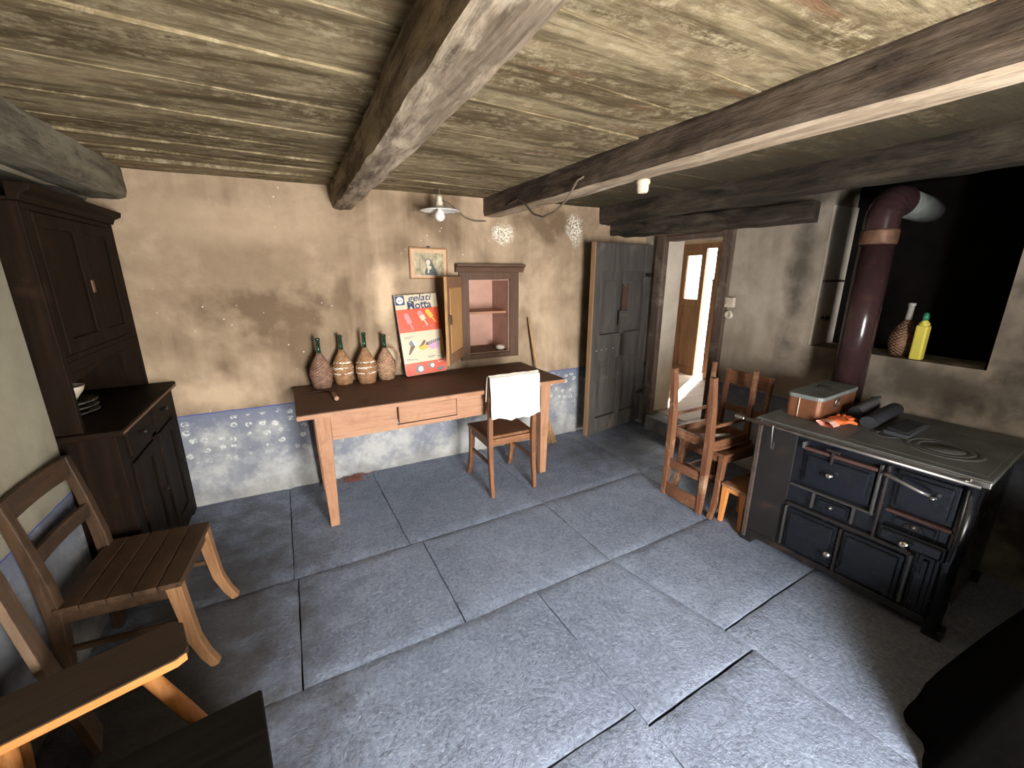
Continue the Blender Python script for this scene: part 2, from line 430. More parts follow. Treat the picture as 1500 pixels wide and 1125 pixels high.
MATS = {}
def tag(o, label, cat, group=None):
    o['label'] = label; o['category'] = cat
    if group: o['group'] = group
    return o
def thing(name, label, cat, loc=(0, 0, 0), rz=0.0, group=None, rx=0.0, ry=0.0):
    o = bpy.data.objects.new(name, None); COL.objects.link(o)
    o.empty_display_size = 0.1
    o.location = loc; o.rotation_euler = (rx, ry, rz)
    MATS[o] = Matrix.Translation(loc) @ o.rotation_euler.to_matrix().to_4x4()
    return tag(o, label, cat, group)
def struct(name, mb, mat, bevel=0.0, parent=None):
    return mb.build(name, mat, parent, bevel, kind=None if parent else 'structure')

def rough_bar(mb, y0, y1, x0, x1, z0, z1, amp=0.008, seed=0, nseg=70, shift=None, cs=5, under=False):
    """hewn timber along Y; cross-section subdivided, surface knocked about by noise"""
    ring = [(i / cs, 0) for i in range(cs)] + [(1, i / cs) for i in range(cs)] + [(1 - i / cs, 1) for i in range(cs)] + [(0, 1 - i / cs) for i in range(cs)]
    n = len(ring); vs_ = []
    for k in range(nseg + 1):
        t = k / nseg; y = y0 + (y1 - y0) * t
        dx0, dx1 = shift(t) if shift else (0, 0)
        for u, v_ in ring:
            cu, cv = u - 0.5, v_ - 0.5
            if abs(abs(cu) - 0.5) < 1e-6 and abs(abs(cv) - 0.5) < 1e-6: cu *= 0.93; cv *= 0.93
            x = (x0 + dx0) + (cu + 0.5) * (x1 + dx1 - x0 - dx0); z = z0 + (cv + 0.5) * (z1 - z0)
            p = Vector((x * 6, y * 2.2, z * 6)) + Vector((seed * 7.3, seed, 0))
            d = noise.noise_vector(p) * amp + noise.noise_vector(p * 3.7) * amp * 0.5
            vs_.append((x + d.x, y, z + d.z))
    fs = [tuple(range(n)), tuple(n * nseg + i for i in range(n))[::-1]]
    for k in range(nseg):
        for i in range(n): fs.append((n * k + i, n * k + (i + 1) % n, n * (k + 1) + (i + 1) % n, n * (k + 1) + i))
    o = len(mb.f)
    mb.add(vs_, fs, False)
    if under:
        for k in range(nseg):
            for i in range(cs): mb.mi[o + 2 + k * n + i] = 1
    return mb

# ------------------------------------------------------------------ floor: slate flagstones
def flagstones():
    rnd = random.Random(4)
    mb = MB()
    mb.cur = 1
    mb.box(XL - 0.5, XR + 0.4, YR - 0.4, YB + 0.1, -0.12, -0.022)
    mb.cur = 0
    R1, R2, R3, R4 = 3.36, 2.255, 1.545, 0.87
    slabs = []
    def q(a, b, c, d): slabs.append([a, b, c, d])      # near-left, near-right, far-right, far-left
    q((-1.3, 2.20), (-0.19, 2.22), (-0.22, R1), (-1.3, R1)); q((-0.19, 2.22), (0.44, 2.235), (0.385, R1), (-0.22, R1))
    q((0.44, 2.235), (1.42, 2.275), (1.38, R1), (0.385, R1)); q((1.42, 2.275), (2.40, 2.32), (2.42, R1), (1.38, R1)); q((2.40, 2.32), (3.3, 2.36), (3.3, R1), (2.42, R1))
    q((-1.3, 1.49), (-0.16, 1.515), (-0.17, 2.22), (-1.3, 2.20)); q((-0.16, 1.515), (0.535, 1.535), (0.515, 2.235), (-0.17, 2.22))
    q((0.535, 1.535), (1.43, 1.57), (1.41, 2.275), (0.515, 2.235)); q((1.43, 1.57), (2.33, 1.61), (2.36, 2.32), (1.41, 2.275)); q((2.33, 1.61), (3.3, 1.65), (3.3, 2.36), (2.36, 2.32))
    q((-1.3, 0.80), (-0.35, 0.81), (-0.33, 1.51), (-1.3, 1.49)); q((-0.35, 0.81), (0.965, 0.865), (0.93, 1.552), (-0.33, 1.51))
    q((0.965, 0.80), (1.615, 0.83), (1.44, 1.57), (0.93, 1.552))
    q((1.59, 0.955), (2.5, 1.01), (2.5, 1.62), (1.44, 1.575)); q((2.5, 1.01), (3.3, 1.05), (3.3, 1.65), (2.5, 1.62))
    q((1.70, 0.0), (2.6, 0.0), (2.5, 1.005), (1.592, 0.95)); q((2.6, 0.0), (3.3, 0.0), (3.3, 1.05), (2.5, 1.005))
    q((0.99, 0.05), (1.70, 0.05), (1.615, 0.825), (0.965, 0.795)); q((-0.3, 0.05), (0.99, 0.05), (0.965, 0.86), (-0.30, 0.808)); q((-1.3, 0.05), (-0.3, 0.05), (-0.30, 0.806), (-1.3, 0.80))
    for x0, x1 in ((-1.3, -0.4), (-0.4, 0.7), (0.7, 1.7)): q((x0, -1.2), (x1, -1.2), (x1, 0.045), (x0, 0.045))
    q((1.7, -1.2), (3.3, -1.2), (3.3, -0.005), (1.7, -0.005))
    g = 0.0032
    for k, (a, b, c, d) in enumerate(slabs):
        a, b, c, d = [Vector((p[0], p[1], 0)) for p in (a, b, c, d)]
        cen = (a + b + c + d) / 4
        zt = rnd.uniform(-0.002, 0.002); tx, ty = rnd.uniform(-0.002, 0.002), rnd.uniform(-0.002, 0.002)
        nu = max(4, int((b - a).length / 0.035)); nv = max(4, int((d - a).length / 0.035))
        rows = []
        def pt(u, v_):
            p = (a * (1 - u) + b * u) * (1 - v_) + (d * (1 - u) + c * u) * v_
            e = min(u * (b - a).length, (1 - u) * (b - a).length, v_ * (d - a).length, (1 - v_) * (d - a).length)
            k_ = (cen - p).normalized() * g if e < 0.01 else Vector((0, 0, 0))
            wob = noise.noise(Vector((p.x * 9, p.y * 9, k))) * 0.003 if e < 0.01 else 0
            z = zt + tx * (p.x - cen.x) + ty * (p.y - cen.y) + noise.noise(Vector((p.x * 5, p.y * 5, k * 3.3))) * 0.0035 + noise.noise(Vector((p.x * 17, p.y * 17, k * 3.3))) * 0.0018
            if e < 0.01: z -= 0.006
            return (p.x + k_.x + wob, p.y + k_.y + wob, z)
        mb.grid(pt, nu, nv, True)
        # slab sides
        ring = [pt(i / nu, 0) for i in range(nu + 1)] + [pt(1, j / nv) for j in range(1, nv + 1)] + [pt(1 - i / nu, 1) for i in range(1, nu + 1)] + [pt(0, 1 - j / nv) for j in range(1, nv)]
        m = len(ring)
        mb.add(ring + [(p[0], p[1], -0.03) for p in ring], [(i, i + m, (i + 1) % m + m, (i + 1) % m) for i in range(m)])
    return mb
fl = flagstones().build('floor', [M_SLATE, M_JOINT], kind='structure', recalc=False)

# ------------------------------------------------------------------ walls
b = MB()
b.box(XL - 0.6, 1.28, YB, YB + 0.5, -0.1, ZC + 0.1); b.box(1.66, 3.5, YB, YB + 0.5, -0.1, ZC + 0.1)
b.box(1.28, 1.66, YB, YB + 0.5, -0.1, 0.905); b.box(1.28, 1.66, YB, YB + 0.5, 1.535, ZC + 0.1); b.box(1.28, 1.66, YB + 0.36, YB + 0.5, 0.905, 1.535)
struct('wall_back', b, M_BACK)
b = MB()
b.box(XL - 0.5, XL, YR - 0.55, 2.335, -0.1, ZC + 0.1); b.box(XL - 0.5, XL - 0.34, 2.335, YB, -0.1, ZC + 0.1); b.box(XL - 0.34, XL, 2.335, YB, 1.99, ZC + 0.1)
struct('wall_left', b, M_LEFT)
b = MB()
W2 = XR + 0.3
b.box(XR, W2, 3.13, YB, -0.1, ZC + 0.1); b.box(XR, W2, 2.36, 3.13, 1.93, ZC + 0.1)
b.box(XR, W2, 1.665, 2.36, -0.1, ZC + 0.1); b.box(XR, W2, 0.775, 1.665, -0.1, 1.095); b.box(XR, W2, YR - 0.4, 0.775, -0.1, ZC + 0.1)
struct('wall_right', b, M_RIGHT)
b = MB()                                                   # sooty flue recess behind the stove
b.box(XR + 0.55, XR + 0.65, 0.6, 1.85, 0.9, ZC + 0.1); b.box(W2, XR + 0.6, 0.6, 0.775, 0.9, ZC + 0.1); b.box(W2, XR + 0.6, 1.665, 1.85, 0.9, ZC + 0.1)
b.box(W2, XR + 0.6, 0.775, 1.665, 0.9, 1.095); b.box(XR + 0.02, XR + 0.6, 0.775, 1.665, ZC - 0.01, ZC + 0.1)
b.box(XR + 0.02, W2, 0.775, 0.790, 1.0952, ZC - 0.01)
struct('wall_flue_recess', b, M_SOOT)
struct('wall_flue_side', MB().box(3.215, W2, 1.655, 1.666, 1.096, 2.02), M_CREAMPL)
b = MB()
b.box(XL - 0.5, 0.39, YR - 0.55, YR, -0.1, ZC + 0.1); b.box(1.31, XR + 0.3, YR - 0.55, YR, -0.1, ZC + 0.1); b.box(0.39, 1.31, YR - 0.55, YR, -0.1, 0.22); b.box(0.39, 1.31, YR - 0.55, YR, 1.70, ZC + 0.1)
struct('wall_rear', b, M_LEFT)
b = MB()
for x in (0.39, 0.8325, 1.275): b.box(x, x + 0.035, YR - 0.42, YR - 0.37, 0.22, 1.70)
for z in (0.22, 0.70, 1.18, 1.665): b.box(0.39, 1.31, YR - 0.415, YR - 0.375, z, z + 0.035)
struct('window_1', b, frame('Z'))

# ceiling boards run along X; each nearer edge hangs a little lower than the next board
b = MB()
rnd = random.Random(11)
b.box(XL - 0.5, XR + 0.7, YR - 0.55, YB + 0.5, ZC + 0.03, ZC + 0.14)
ys = [-1.1, -0.82, -0.5, -0.2, 0.12, 0.42, 0.70, 0.98, 1.24, 1.54, 1.89, 2.21, 2.50, 2.70, 2.92, 3.12, 3.34]
SL = 0.09
for i in range(len(ys) - 1):
    lo = rnd.uniform(0.003, 0.011)
    def pt(u, v_, i=i, lo=lo):
        x = XL - 0.05 + (XR + 0.1 - XL + 0.05) * u
        sk = SL * (x - 0.9) * (1 if ys[i] < 3 else 0.3)
        a0 = ys[i] + sk * (0 if i == 0 else 1); a1 = ys[i + 1] + sk * (0 if i == len(ys) - 2 else 1)
        a0 += noise.noise(Vector((x * 3, i * 9.1, 0))) * 0.008; a1 += noise.noise(Vector((x * 3, (i + 1) * 9.1, 0))) * 0.008
        if v_ == 0: return (x, a0, ZC + 0.03)
        t = (v_ - 0.1) / 0.9
        z = ZC - lo * (1 - t) * (1.0 if x < 0.42 else 0.25) + noise.noise(Vector((x * 2.5, t * 1.5 + i * 5, 3))) * 0.005 + noise.noise(Vector((x * 9, t * 5 + i * 5, 3))) * 0.002
        return (x, a0 + (a1 - a0) * t, z)
    nv = 7
    vals = [0] + [0.1 + 0.9 * j / nv for j in range(nv + 1)]
    nu = 90
    vs_ = [pt(k / nu, v_) for v_ in vals for k in range(nu + 1)]
    fs = [(j * (nu + 1) + k, (j + 1) * (nu + 1) + k, (j + 1) * (nu + 1) + k + 1, j * (nu + 1) + k + 1) for j in range(nv + 1) for k in range(nu)]
    b.add(vs_, fs)
b.build('ceiling', M_CEIL, kind='structure', recalc=False)

# hewn beams
struct('beam_1', rough_bar(MB(), YR, YB + 0.02, 0.315, 0.465, 2.02, ZC + 0.03, 0.012, 1, 90, lambda t: (-0.03 * t * t, -0.035 * t * t)), M_BEAM_A)
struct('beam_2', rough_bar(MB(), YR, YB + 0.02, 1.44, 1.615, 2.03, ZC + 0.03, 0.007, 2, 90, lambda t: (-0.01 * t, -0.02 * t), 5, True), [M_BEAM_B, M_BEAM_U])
struct('beam_3', rough_bar(MB(), YR, YB + 0.02, 2.56, 2.74, 2.025, ZC + 0.03, 0.012, 3, 90, lambda t: (0.04 * t, 0.03 * t)), M_BEAM_C)
struct('beam_4', rough_bar(MB(), YR, YB + 0.02, XL - 0.02, -0.80, 2.0, ZC + 0.03, 0.012, 5, 90), M_BEAM_D)
# lintel log over the doorway, askew
b = MB()
b.x = Matrix.Translation((2.73, 3.34, 0)) @ Matrix.Rotation(math.atan2(0.34, 1.62), 4, 'Z')
rough_bar(b, -1.66, 0.0, 0.0, 0.26, 1.925, 2.05, 0.016, 8, 50)
struct('trim_1', b, M_BEAM_C)

# ------------------------------------------------------------------ doorway, hall and outer doors
b = MB()
b.box(3.155, 3.215, 3.035, 3.145, 0.02, 1.93)
fr = struct('trim_2', b, frame('Z'), 0.008)
struct('door_post', MB().box(3.165, 3.22, 2.335, 2.43, 0.02, 1.96), frame('Z'), 0.008, fr)
struct('door_head', MB().box(3.17, 3.30, 2.43, 3.035, 1.875, 1.925), frame('Y'), 0.006, fr)
struct('head_strip', MB().box(3.05, 3.20, 2.40, 3.12, 1.928, 1.945), rawdoor('Y'), 0.003, fr)
b = MB()
b.box(3.12, 3.32, 2.40, 3.06, -0.02, 0.148)
struct('trim_3', b, M_STONE, 0.012)
b = MB()
for i in range(9): b.box(3.3205, 5.02, 2.2 + i * 0.27, 2.2 + i * 0.27 + 0.266, 0.10, 0.15 + (i % 3) * 0.001)
struct('floor_hall', b, wood('hall_boards', (0.30, 0.22, 0.16), (0.42, 0.32, 0.24), 'X', 0.6), 0.003)
b = MB()
b.box(W2, 5.1, 4.55, 4.65, 0, 2.3); b.box(W2, 5.1, 2.1, 2.2, 0, 2.3); b.box(W2, W2 + 0.001, 2.2, 2.36, 0.15, 2.3); b.box(3.4, 3.5, 3.84, 4.6, 0, 2.3); b.box(3.225, W2, 3.11, 3.13, 0.15, 1.93)
struct('wall_hall', b, M_CREAMPL)
b = MB()
b.box(5.02, 5.2, 4.47, 4.6, 0, 2.3); b.box(5.02, 5.2, 2.2, 3.28, 0, 2.3); b.box(5.02, 5.2, 3.28, 4.47, 1.96, 2.3)
struct('wall_hall_front', b, M_CREAMPL)
struct('ceiling_hall', MB().box(W2, 5.2, 2.1, 4.65, 2.2, 2.3), M_CREAMPL)
b = MB().box(4.96, 5.03, 4.42, 4.49, 0.15, 1.97).box(4.96, 5.03, 3.26, 3.32, 0.15, 1.97).box(4.96, 5.03, 3.32, 4.42, 1.90, 1.97)
struct('trim_4', b, hallwood('Z'), 0.004)
b = MB().box(5.2, 9.0, 0.5, 7.0, -0.1, 0.10)
struct('ground_outside', b, plain('pale_gravel', (0.55, 0.52, 0.46), 0.9))
b = MB().box(7.6, 8.0, 1.0, 7.0, 0.1, 1.5)
struct('wall_outside', b, plain('sunlit_stone', (0.52, 0.47, 0.38), 0.9, 0, 0.5, 5, 0.5))
M_PANE = glass('door_glass', (0.95, 0.97, 0.95), 0.02)

def outer_leaf(name, loc, rz, width):
    r = bpy.data.objects.new(name, None); COL.objects.link(r); r['kind'] = 'structure'
    r.location = loc; r.rotation_euler = (0, 0, rz); MATS[r] = Matrix.Translation(loc) @ Matrix.Rotation(rz, 4, 'Z')
    w_ = width
    b = MB().box(0, w_, -0.02, 0.02, 0, 0.10).box(0, 0.075, -0.02, 0.02, 0.10, 1.75).box(w_ - 0.075, w_, -0.02, 0.02, 0.10, 1.75).box(0.075, w_ - 0.075, -0.02, 0.02, 1.66, 1.75).box(0.075, w_ - 0.075, -0.02, 0.02, 0.98, 1.07)
    b.build('leaf_frame', hallwood('Z'), r, 0.003)
    MB().box(0.07, w_ - 0.07, -0.008, 0.008, 0.095, 0.985).build('lower_panel', hallwood('Z'), r, 0.002)
    MB().box(0.07, w_ - 0.07, -0.003, 0.003, 1.065, 1.665).build('pane', M_PANE, r)
    return r
outer_leaf('door_2', (5.0, 4.42, 0.155), math.radians(-93), 0.40)
d3 = outer_leaf('door_3', (5.0, 3.375, 0.155), math.radians(99), 0.46)
MB().tube([(0.475, 0.0, 0.08), (0.475, 0.0, 1.35)], 0.008, 8).box(0.455, 0.49, -0.012, 0.012, 1.33, 1.345).box(0.455, 0.49, -0.012, 0.012, 0.08, 0.095).build('bolt_rod', M_IRON, d3)

# inner door, standing open against the back wall
Ld = Vector((3.175, 3.20, 0)) - Vector((2.365, 3.045, 0))
dw = Ld.length
r = bpy.data.objects.new('door_1', None); COL.objects.link(r); r['kind'] = 'structure'
r.location = (2.365, 3.045, 0.05); r.rotation_euler = (0, 0, math.atan2(Ld.y, Ld.x)); MATS[r] = Matrix.Translation(r.location) @ Matrix.Rotation(r.rotation_euler.z, 4, 'Z')
DH = 1.80
b = MB()
xs = [0.0, 0.10, 0.40, 0.47, dw - 0.10, dw]
zs = [0.0, 0.16, 0.74, 0.98, 1.55, DH]
t0, t1 = 0.0, 0.045
b.box(0, xs[1], t0, t1, 0, DH); b.box(xs[4], dw, t0, t1, 0, DH); b.box(xs[2], xs[3], t0, t1, zs[1], zs[4])
for z0, z1 in ((zs[0], zs[1]), (zs[2], zs[3]), (zs[4], zs[5])): b.box(xs[1], xs[4], t0, t1, z0, z1)
b.build('door_frame', doorw('Z'), r, 0.005)
for x0, x1, z0, z1 in ((xs[1], xs[2], zs[1], zs[2]), (xs[3], xs[4], zs[1], zs[2]), (xs[1], xs[2], zs[3], zs[4]), (xs[3], xs[4], zs[3], zs[4])):
    MB().box(x0 - 0.004, x1 + 0.004, 0.034, 0.043, z0 - 0.004, z1 + 0.004).box(x0 + 0.07, x1 - 0.07, 0.026, 0.035, z0 + 0.08, z1 - 0.08).build('door_panel', doorw('Z'), r, 0.006)
MB().box(-0.012, 0.0, 0.0, 0.048, 0, DH).build('bare_wood_edge', rawdoor('Z'), r, 0.003)
MB().box(0.395, 0.475, -0.010, 0.0, 1.20, 1.42).box(0.39, 0.402, -0.014, 0, 1.18, 1.44).box(0.468, 0.48, -0.014, 0, 1.18, 1.44).build('hatch', wood('hatch_red', (0.055, 0.03, 0.022), (0.085, 0.05, 0.036), 'Z', 0.6), r, 0.002)
MB().box(0.36, 0.48, -0.022, 0.0, 1.05, 1.19).build('latch_block', doorw('X'), r, 0.004)
for x in (0.06, 0.13, 0.20, 0.30): MB().lathe([(0.011, 0), (0.011, 0.008), (0.0, 0.014)], (x, 0.0, 0.84), 10, 'Y').build('door_stud', M_STEEL, r)
MB().box(dw - 0.09, dw + 0.02, -0.006, 0.0, 0.30, 0.335).build('hinge_strap', M_IRON, r)
MB().box(dw - 0.09, dw + 0.02, -0.006, 0.0, 1.50, 1.535).build('hinge_strap', M_IRON, r)

# switch, socket and conduit
s = thing('light_switch', 'cream switch box at the end of the pipe beside the doorway', 'switch', (XR, 2.31, 1.27))
MB().box(-0.032, 0, -0.05, 0.045, 0.045, 0.125).build('plate', M_PORC, s, 0.006)
MB().box(-0.042, -0.032, -0.012, 0.012, 0.07, 0.10).build('rocker', M_PORC, s, 0.003)
s2 = thing('wall_socket', 'round cream socket just below the switch box', 'socket', (XR, 2.30, 1.265))
MB().lathe([(0.036, 0), (0.036, 0.02), (0.026, 0.032), (0.018, 0.026), (0, 0.024)], (0, 0, -0.01), 20, 'X').build('socket_body', M_PORC, s2)
tag(MB().tube([(XR - 0.012, 2.335, 1.395), (XR - 0.012, 2.345, 1.93), (XR - 0.012, 2.36, 2.0)], 0.008, 8).build('conduit_pipe', M_CORD), 'thin dark conduit running up from the switch to the lintel', 'pipe')
s = thing('junction_box', 'small pale box on the wall at the top of the conduit', 'box', (XR, 2.27, 1.93))
MB().box(-0.05, 0, -0.04, 0.05, 0, 0.07).build('box_body', M_PORC, s, 0.006)

# ------------------------------------------------------------------ table
TZ = 0.80
tb = thing('table', 'long honey pine table with dark top and tapered legs against the back wall', 'table', (0.845, 2.93, 0), math.radians(1.2))
MB().box(-0.935, 0.93, -0.345, 0.355, TZ - 0.032, TZ).build('tabletop', [darktop('X')], tb, 0.005, label='dark brown worn tabletop')
MB().box(-0.935, 0.93, -0.3465, -0.345, TZ - 0.031, TZ - 0.006).build('top_edge', pine('X'), tb)
for sx, x in ((-1, -0.80), (1, 0.79)):
    for sy, y in ((-1, -0.25), (1, 0.29)):
        MB().hexa([(x - 0.045 + (0.02 if sx < 0 else 0.02), y - 0.022, 0), (x + 0.03, y - 0.022, 0), (x + 0.03, y + 0.03, 0), (x - 0.025, y + 0.03, 0), (x - 0.045, y - 0.045, TZ - 0.032), (x + 0.045, y - 0.045, TZ - 0.032), (x + 0.045, y + 0.045, TZ - 0.032), (x - 0.045, y + 0.045, TZ - 0.032)]).build('leg', pine('Z'), tb, 0.004)
ap = MB().box(-0.755, -0.355, -0.283, -0.258, 0.595, TZ - 0.032).box(0.06, 0.745, -0.283, -0.258, 0.595, TZ - 0.032).box(-0.355, 0.06, -0.283, -0.258, 0.595, 0.625).build('apron', pine('X'), tb, 0.002)
MB().box(-0.755, 0.745, 0.30, 0.322, 0.60, TZ - 0.032).build('apron', pine('X'), tb, 0.002)
MB().box(-0.83, -0.808, -0.205, 0.245, 0.60, TZ - 0.032).build('apron', pine('Y'), tb, 0.002)
MB().box(0.80, 0.822, -0.205, 0.245, 0.60, TZ - 0.032).build('apron', pine('Y'), tb, 0.002)
dr = MB().box(-0.348, 0.048, -0.308, -0.27, 0.640, TZ - 0.044).box(-0.34, 0.045, -0.27, 0.05, 0.64, 0.75).build('drawer', pine('X'), tb, 0.003)

# straw covered flasks
def flask(label, x, y, h, k, mat, gl, handle=False):
    t = thing('wicker_flask', label, 'bottle', (x, y, TZ), 0.0, 'wicker covered wine flasks on the table')
    prof = [(0.058, 0), (0.064, 0.012), (0.069, 0.045), (0.078, 0.085), (0.080, 0.115), (0.074, 0.15), (0.057, 0.19), (0.036, 0.225), (0.022, 0.25), (0.0185, 0.262)]
    bd = MB().lathe([(r_ * k, z_ * h / 0.37) for r_, z_ in prof], n=32).build('wicker_cover', mat, t)
    for z_, r_ in ((0.045, 0.0705), (0.1, 0.0805), (0.15, 0.0755)):
        ring = [(r_ * k * math.cos(a * PI / 12), r_ * k * math.sin(a * PI / 12), z_ * h / 0.37 + 0.003 * math.sin(a * 1.7)) for a in range(25)]
        MB().tube(ring, 0.0035, 6).build('cane_band', mat, bd)
    MB().lathe([(0.0165, 0.245 * h / 0.37), (0.0145, 0.29 * h / 0.37), (0.0135, h - 0.02), (0.0165, h - 0.018), (0.0165, h - 0.006), (0.0135, h), (0.008, h), (0.008, h - 0.01)], n=18).build('neck', gl, t, label='green glass neck')
    if handle:
        MB().tube([(0.022, 0, 0.245), (0.07, 0, 0.235), (0.105, 0, 0.19), (0.112, 0, 0.13), (0.092, 0, 0.075), (0.066, 0, 0.05)], 0.0065, 8).build('handle', mat, t)
    return t
G1 = glass('green_bottle_glass', (0.055, 0.13, 0.085), 0.06)
flask('dark brown wicker flask, leftmost in the row on the table', 0.093, 3.17, 0.355, 0.95, wicker('brown_wicker', (0.23, 0.115, 0.07), (0.30, 0.17, 0.11)), G1)
flask('wicker flask with white bands, standing next to the leftmost flask', 0.243, 3.225, 0.36, 0.94, wicker('tan_wicker', (0.36, 0.18, 0.08), (0.44, 0.24, 0.11), True), G1)
flask('tallest wicker flask with white bands, next to the handled one', 0.400, 3.175, 0.375, 0.95, wicker('honey_wicker', (0.37, 0.19, 0.08), (0.42, 0.21, 0.10), True), G1)
flask('pale wicker flask with a looped cane handle, next to the orange sign', 0.550, 3.225, 0.345, 0.92, wicker('pale_wicker', (0.40, 0.22, 0.12), (0.48, 0.29, 0.17)), G1, True)

# sickle
s = thing('sickle', 'rusty sickle with wooden handle lying at the left end of the tabletop', 'sickle', (0.10, 2.90, TZ))
b = MB()
pts = [(-0.115, 0.14), (-0.07, 0.155), (-0.02, 0.15), (0.02, 0.125), (0.04, 0.085), (0.042, 0.05)]
wd = [0.005, 0.020, 0.030, 0.032, 0.026, 0.014]
up = [(x - 0.3 * w_, y + 0.7 * w_) for (x, y), w_ in zip(pts, wd)]
b.prism([(x, y) for x, y in pts] + up[::-1], 0.004, 0.008)
b.build('blade', plain('dark_rusty_blade', (0.045, 0.022, 0.016), 0.5, 0.3, 0.5), s)
MB().tube([(0.042, 0.055, 0.012), (0.043, 0.02, 0.014), (0.048, -0.06, 0.015), (0.052, -0.115, 0.016), (0.053, -0.13, 0.016)], [0.008, 0.012, 0.012, 0.016, 0.012], 10).build('handle', wood('sickle_handle', (0.30, 0.17, 0.10), (0.42, 0.27, 0.17), 'Y', 0.5), s)

# advertising sign
M_ORG = plain('orange_print', (0.60, 0.058, 0.006), 0.4, 0, 0.06)
M_CRM = plain('cream_print', (0.56, 0.47, 0.31), 0.4, 0, 0.06)
M_NAVY = plain('navy_print', (0.012, 0.028, 0.095), 0.4, 0, 0.1)
M_PINK = plain('pink_print', (0.70, 0.22, 0.22), 0.45, 0, 0.15)
M_YEL = plain('yellow_print', (0.72, 0.38, 0.035), 0.45, 0, 0.1)
M_LIL = plain('lilac_print', (0.52, 0.28, 0.40), 0.45, 0, 0.1)
M_BRN = plain('brown_print', (0.14, 0.06, 0.03), 0.45, 0, 0.2)
M_WHT = plain('white_print', (0.62, 0.60, 0.55), 0.45, 0, 0.08)
M_GRYP = plain('grey_print', (0.18, 0.17, 0.18), 0.45, 0, 0.3)
SW, SH = 0.335, 0.625
sg = thing('ice_cream_sign', 'orange and cream ice cream advertising board leaning on the wall behind the table', 'sign', (0.86, 3.185, TZ + 0.016), math.radians(2), None, math.radians(-9.5), math.radians(-3.0))
# rounded, slightly chipped panel
b = MB()
poly = [(-SW / 2 + 0.012, 0), (SW / 2 - 0.012, 0), (SW / 2, 0.012)] + [(SW / 2, SH)] + [(SW / 2 - SW * i / 16, SH - (0.004 if i % 2 else 0)) for i in range(1, 16)] + [(-SW / 2, SH), (-SW / 2, 0.012)]
b.prism(poly, 0, 0.012, 'Y')
b.build('panel', M_CRM, sg)
b = MB().prism([(-SW / 2 - 0.003, 0.01), (-SW / 2, 0.01), (-SW / 2, SH), (-SW / 2 - 0.003, SH)], -0.001, 0.013, 'Y').prism([(SW / 2, 0.02), (SW / 2 + 0.003, 0.02), (SW / 2 + 0.003, SH), (SW / 2, SH)], -0.001, 0.013, 'Y')
b.build('edge_strip', M_NAVY, sg)
MB().prism([(-SW / 2 + 0.001, 0.338), (SW / 2 - 0.001, 0.338), (SW / 2 - 0.001, 0.515), (-SW / 2 + 0.001, 0.515)], -0.0008, 0.001, 'Y').build('printed_band', M_ORG, sg)
MB().prism([(-SW / 2 + 0.012, 0.001), (SW / 2 - 0.012, 0.001), (SW / 2 - 0.001, 0.012), (SW / 2 - 0.001, 0.098), (-SW / 2 + 0.001, 0.098), (-SW / 2 + 0.001, 0.012)], -0.0008, 0.001, 'Y').build('printed_band', M_ORG, sg)
lg = MB().box(-SW / 2 + 0.004, -SW / 2 + 0.075, -0.0009, 0.001, SH - 0.075, SH - 0.006).build('emblem', M_NAVY, sg)
MB().prism([(-SW / 2 + 0.040 + 0.027 * math.cos(a * PI / 10), SH - 0.040 + 0.027 * math.sin(a * PI / 10)) for a in range(20)], -0.0014, 0, 'Y').build('emblem_disc', M_WHT, lg)
b = MB()
for i, c in enumerate((-0.012, 0.0, 0.012)): b.box(-SW / 2 + 0.040 + c - 0.004, -SW / 2 + 0.040 + c + 0.003, -0.0018, 0, SH - 0.046, SH - 0.036)
b.build('emblem_mark', M_GRYP, lg)

def lettering(name, body, size, mat, parent, x, z, bold=0.0, shear=0.0, sx=1.0, y=-0.0012):
    cu = bpy.data.curves.new('tmp', 'FONT')
    cu.body = body; cu.size = size; cu.shear = shear; cu.offset = bold; cu.extrude = 0.0004; cu.align_x = 'LEFT'
    o = bpy.data.objects.new('tmp', cu); COL.objects.link(o)
    bpy.context.view_layer.update()
    me = bpy.data.meshes.new_from_object(o.evaluated_get(bpy.context.evaluated_depsgraph_get()))
    bpy.data.objects.remove(o)
    for v_ in me.vertices: v_.co = (x + v_.co.x * sx, y - v_.co.z, z + v_.co.y)
    me.materials.clear(); me.materials.append(mat); me.name = name
    q = bpy.data.objects.new(name, me); COL.objects.link(q); q.parent = parent; MATS[q] = MATS[parent]
    return q
lettering('lettering', 'gelati', 0.072, M_NAVY, sg, -0.068, SH - 0.052, 0.0008, 0.3, 1.2)
lettering('lettering', 'Motta', 0.080, M_NAVY, sg, -0.080, SH - 0.110, 0.0016, 0.0, 1.0)
for x0, x1, z0, z1 in ((-0.083, -0.056, 0.107, 0.113), (-0.035, -0.008, 0.107, 0.113), (0.028, 0.082, 0.064, 0.070)):   # slab serifs and the joined crossbar
    MB().box(x0, x1, -0.0016, 0, SH - z1, SH - z0).build('letter_serif', M_NAVY, sg)
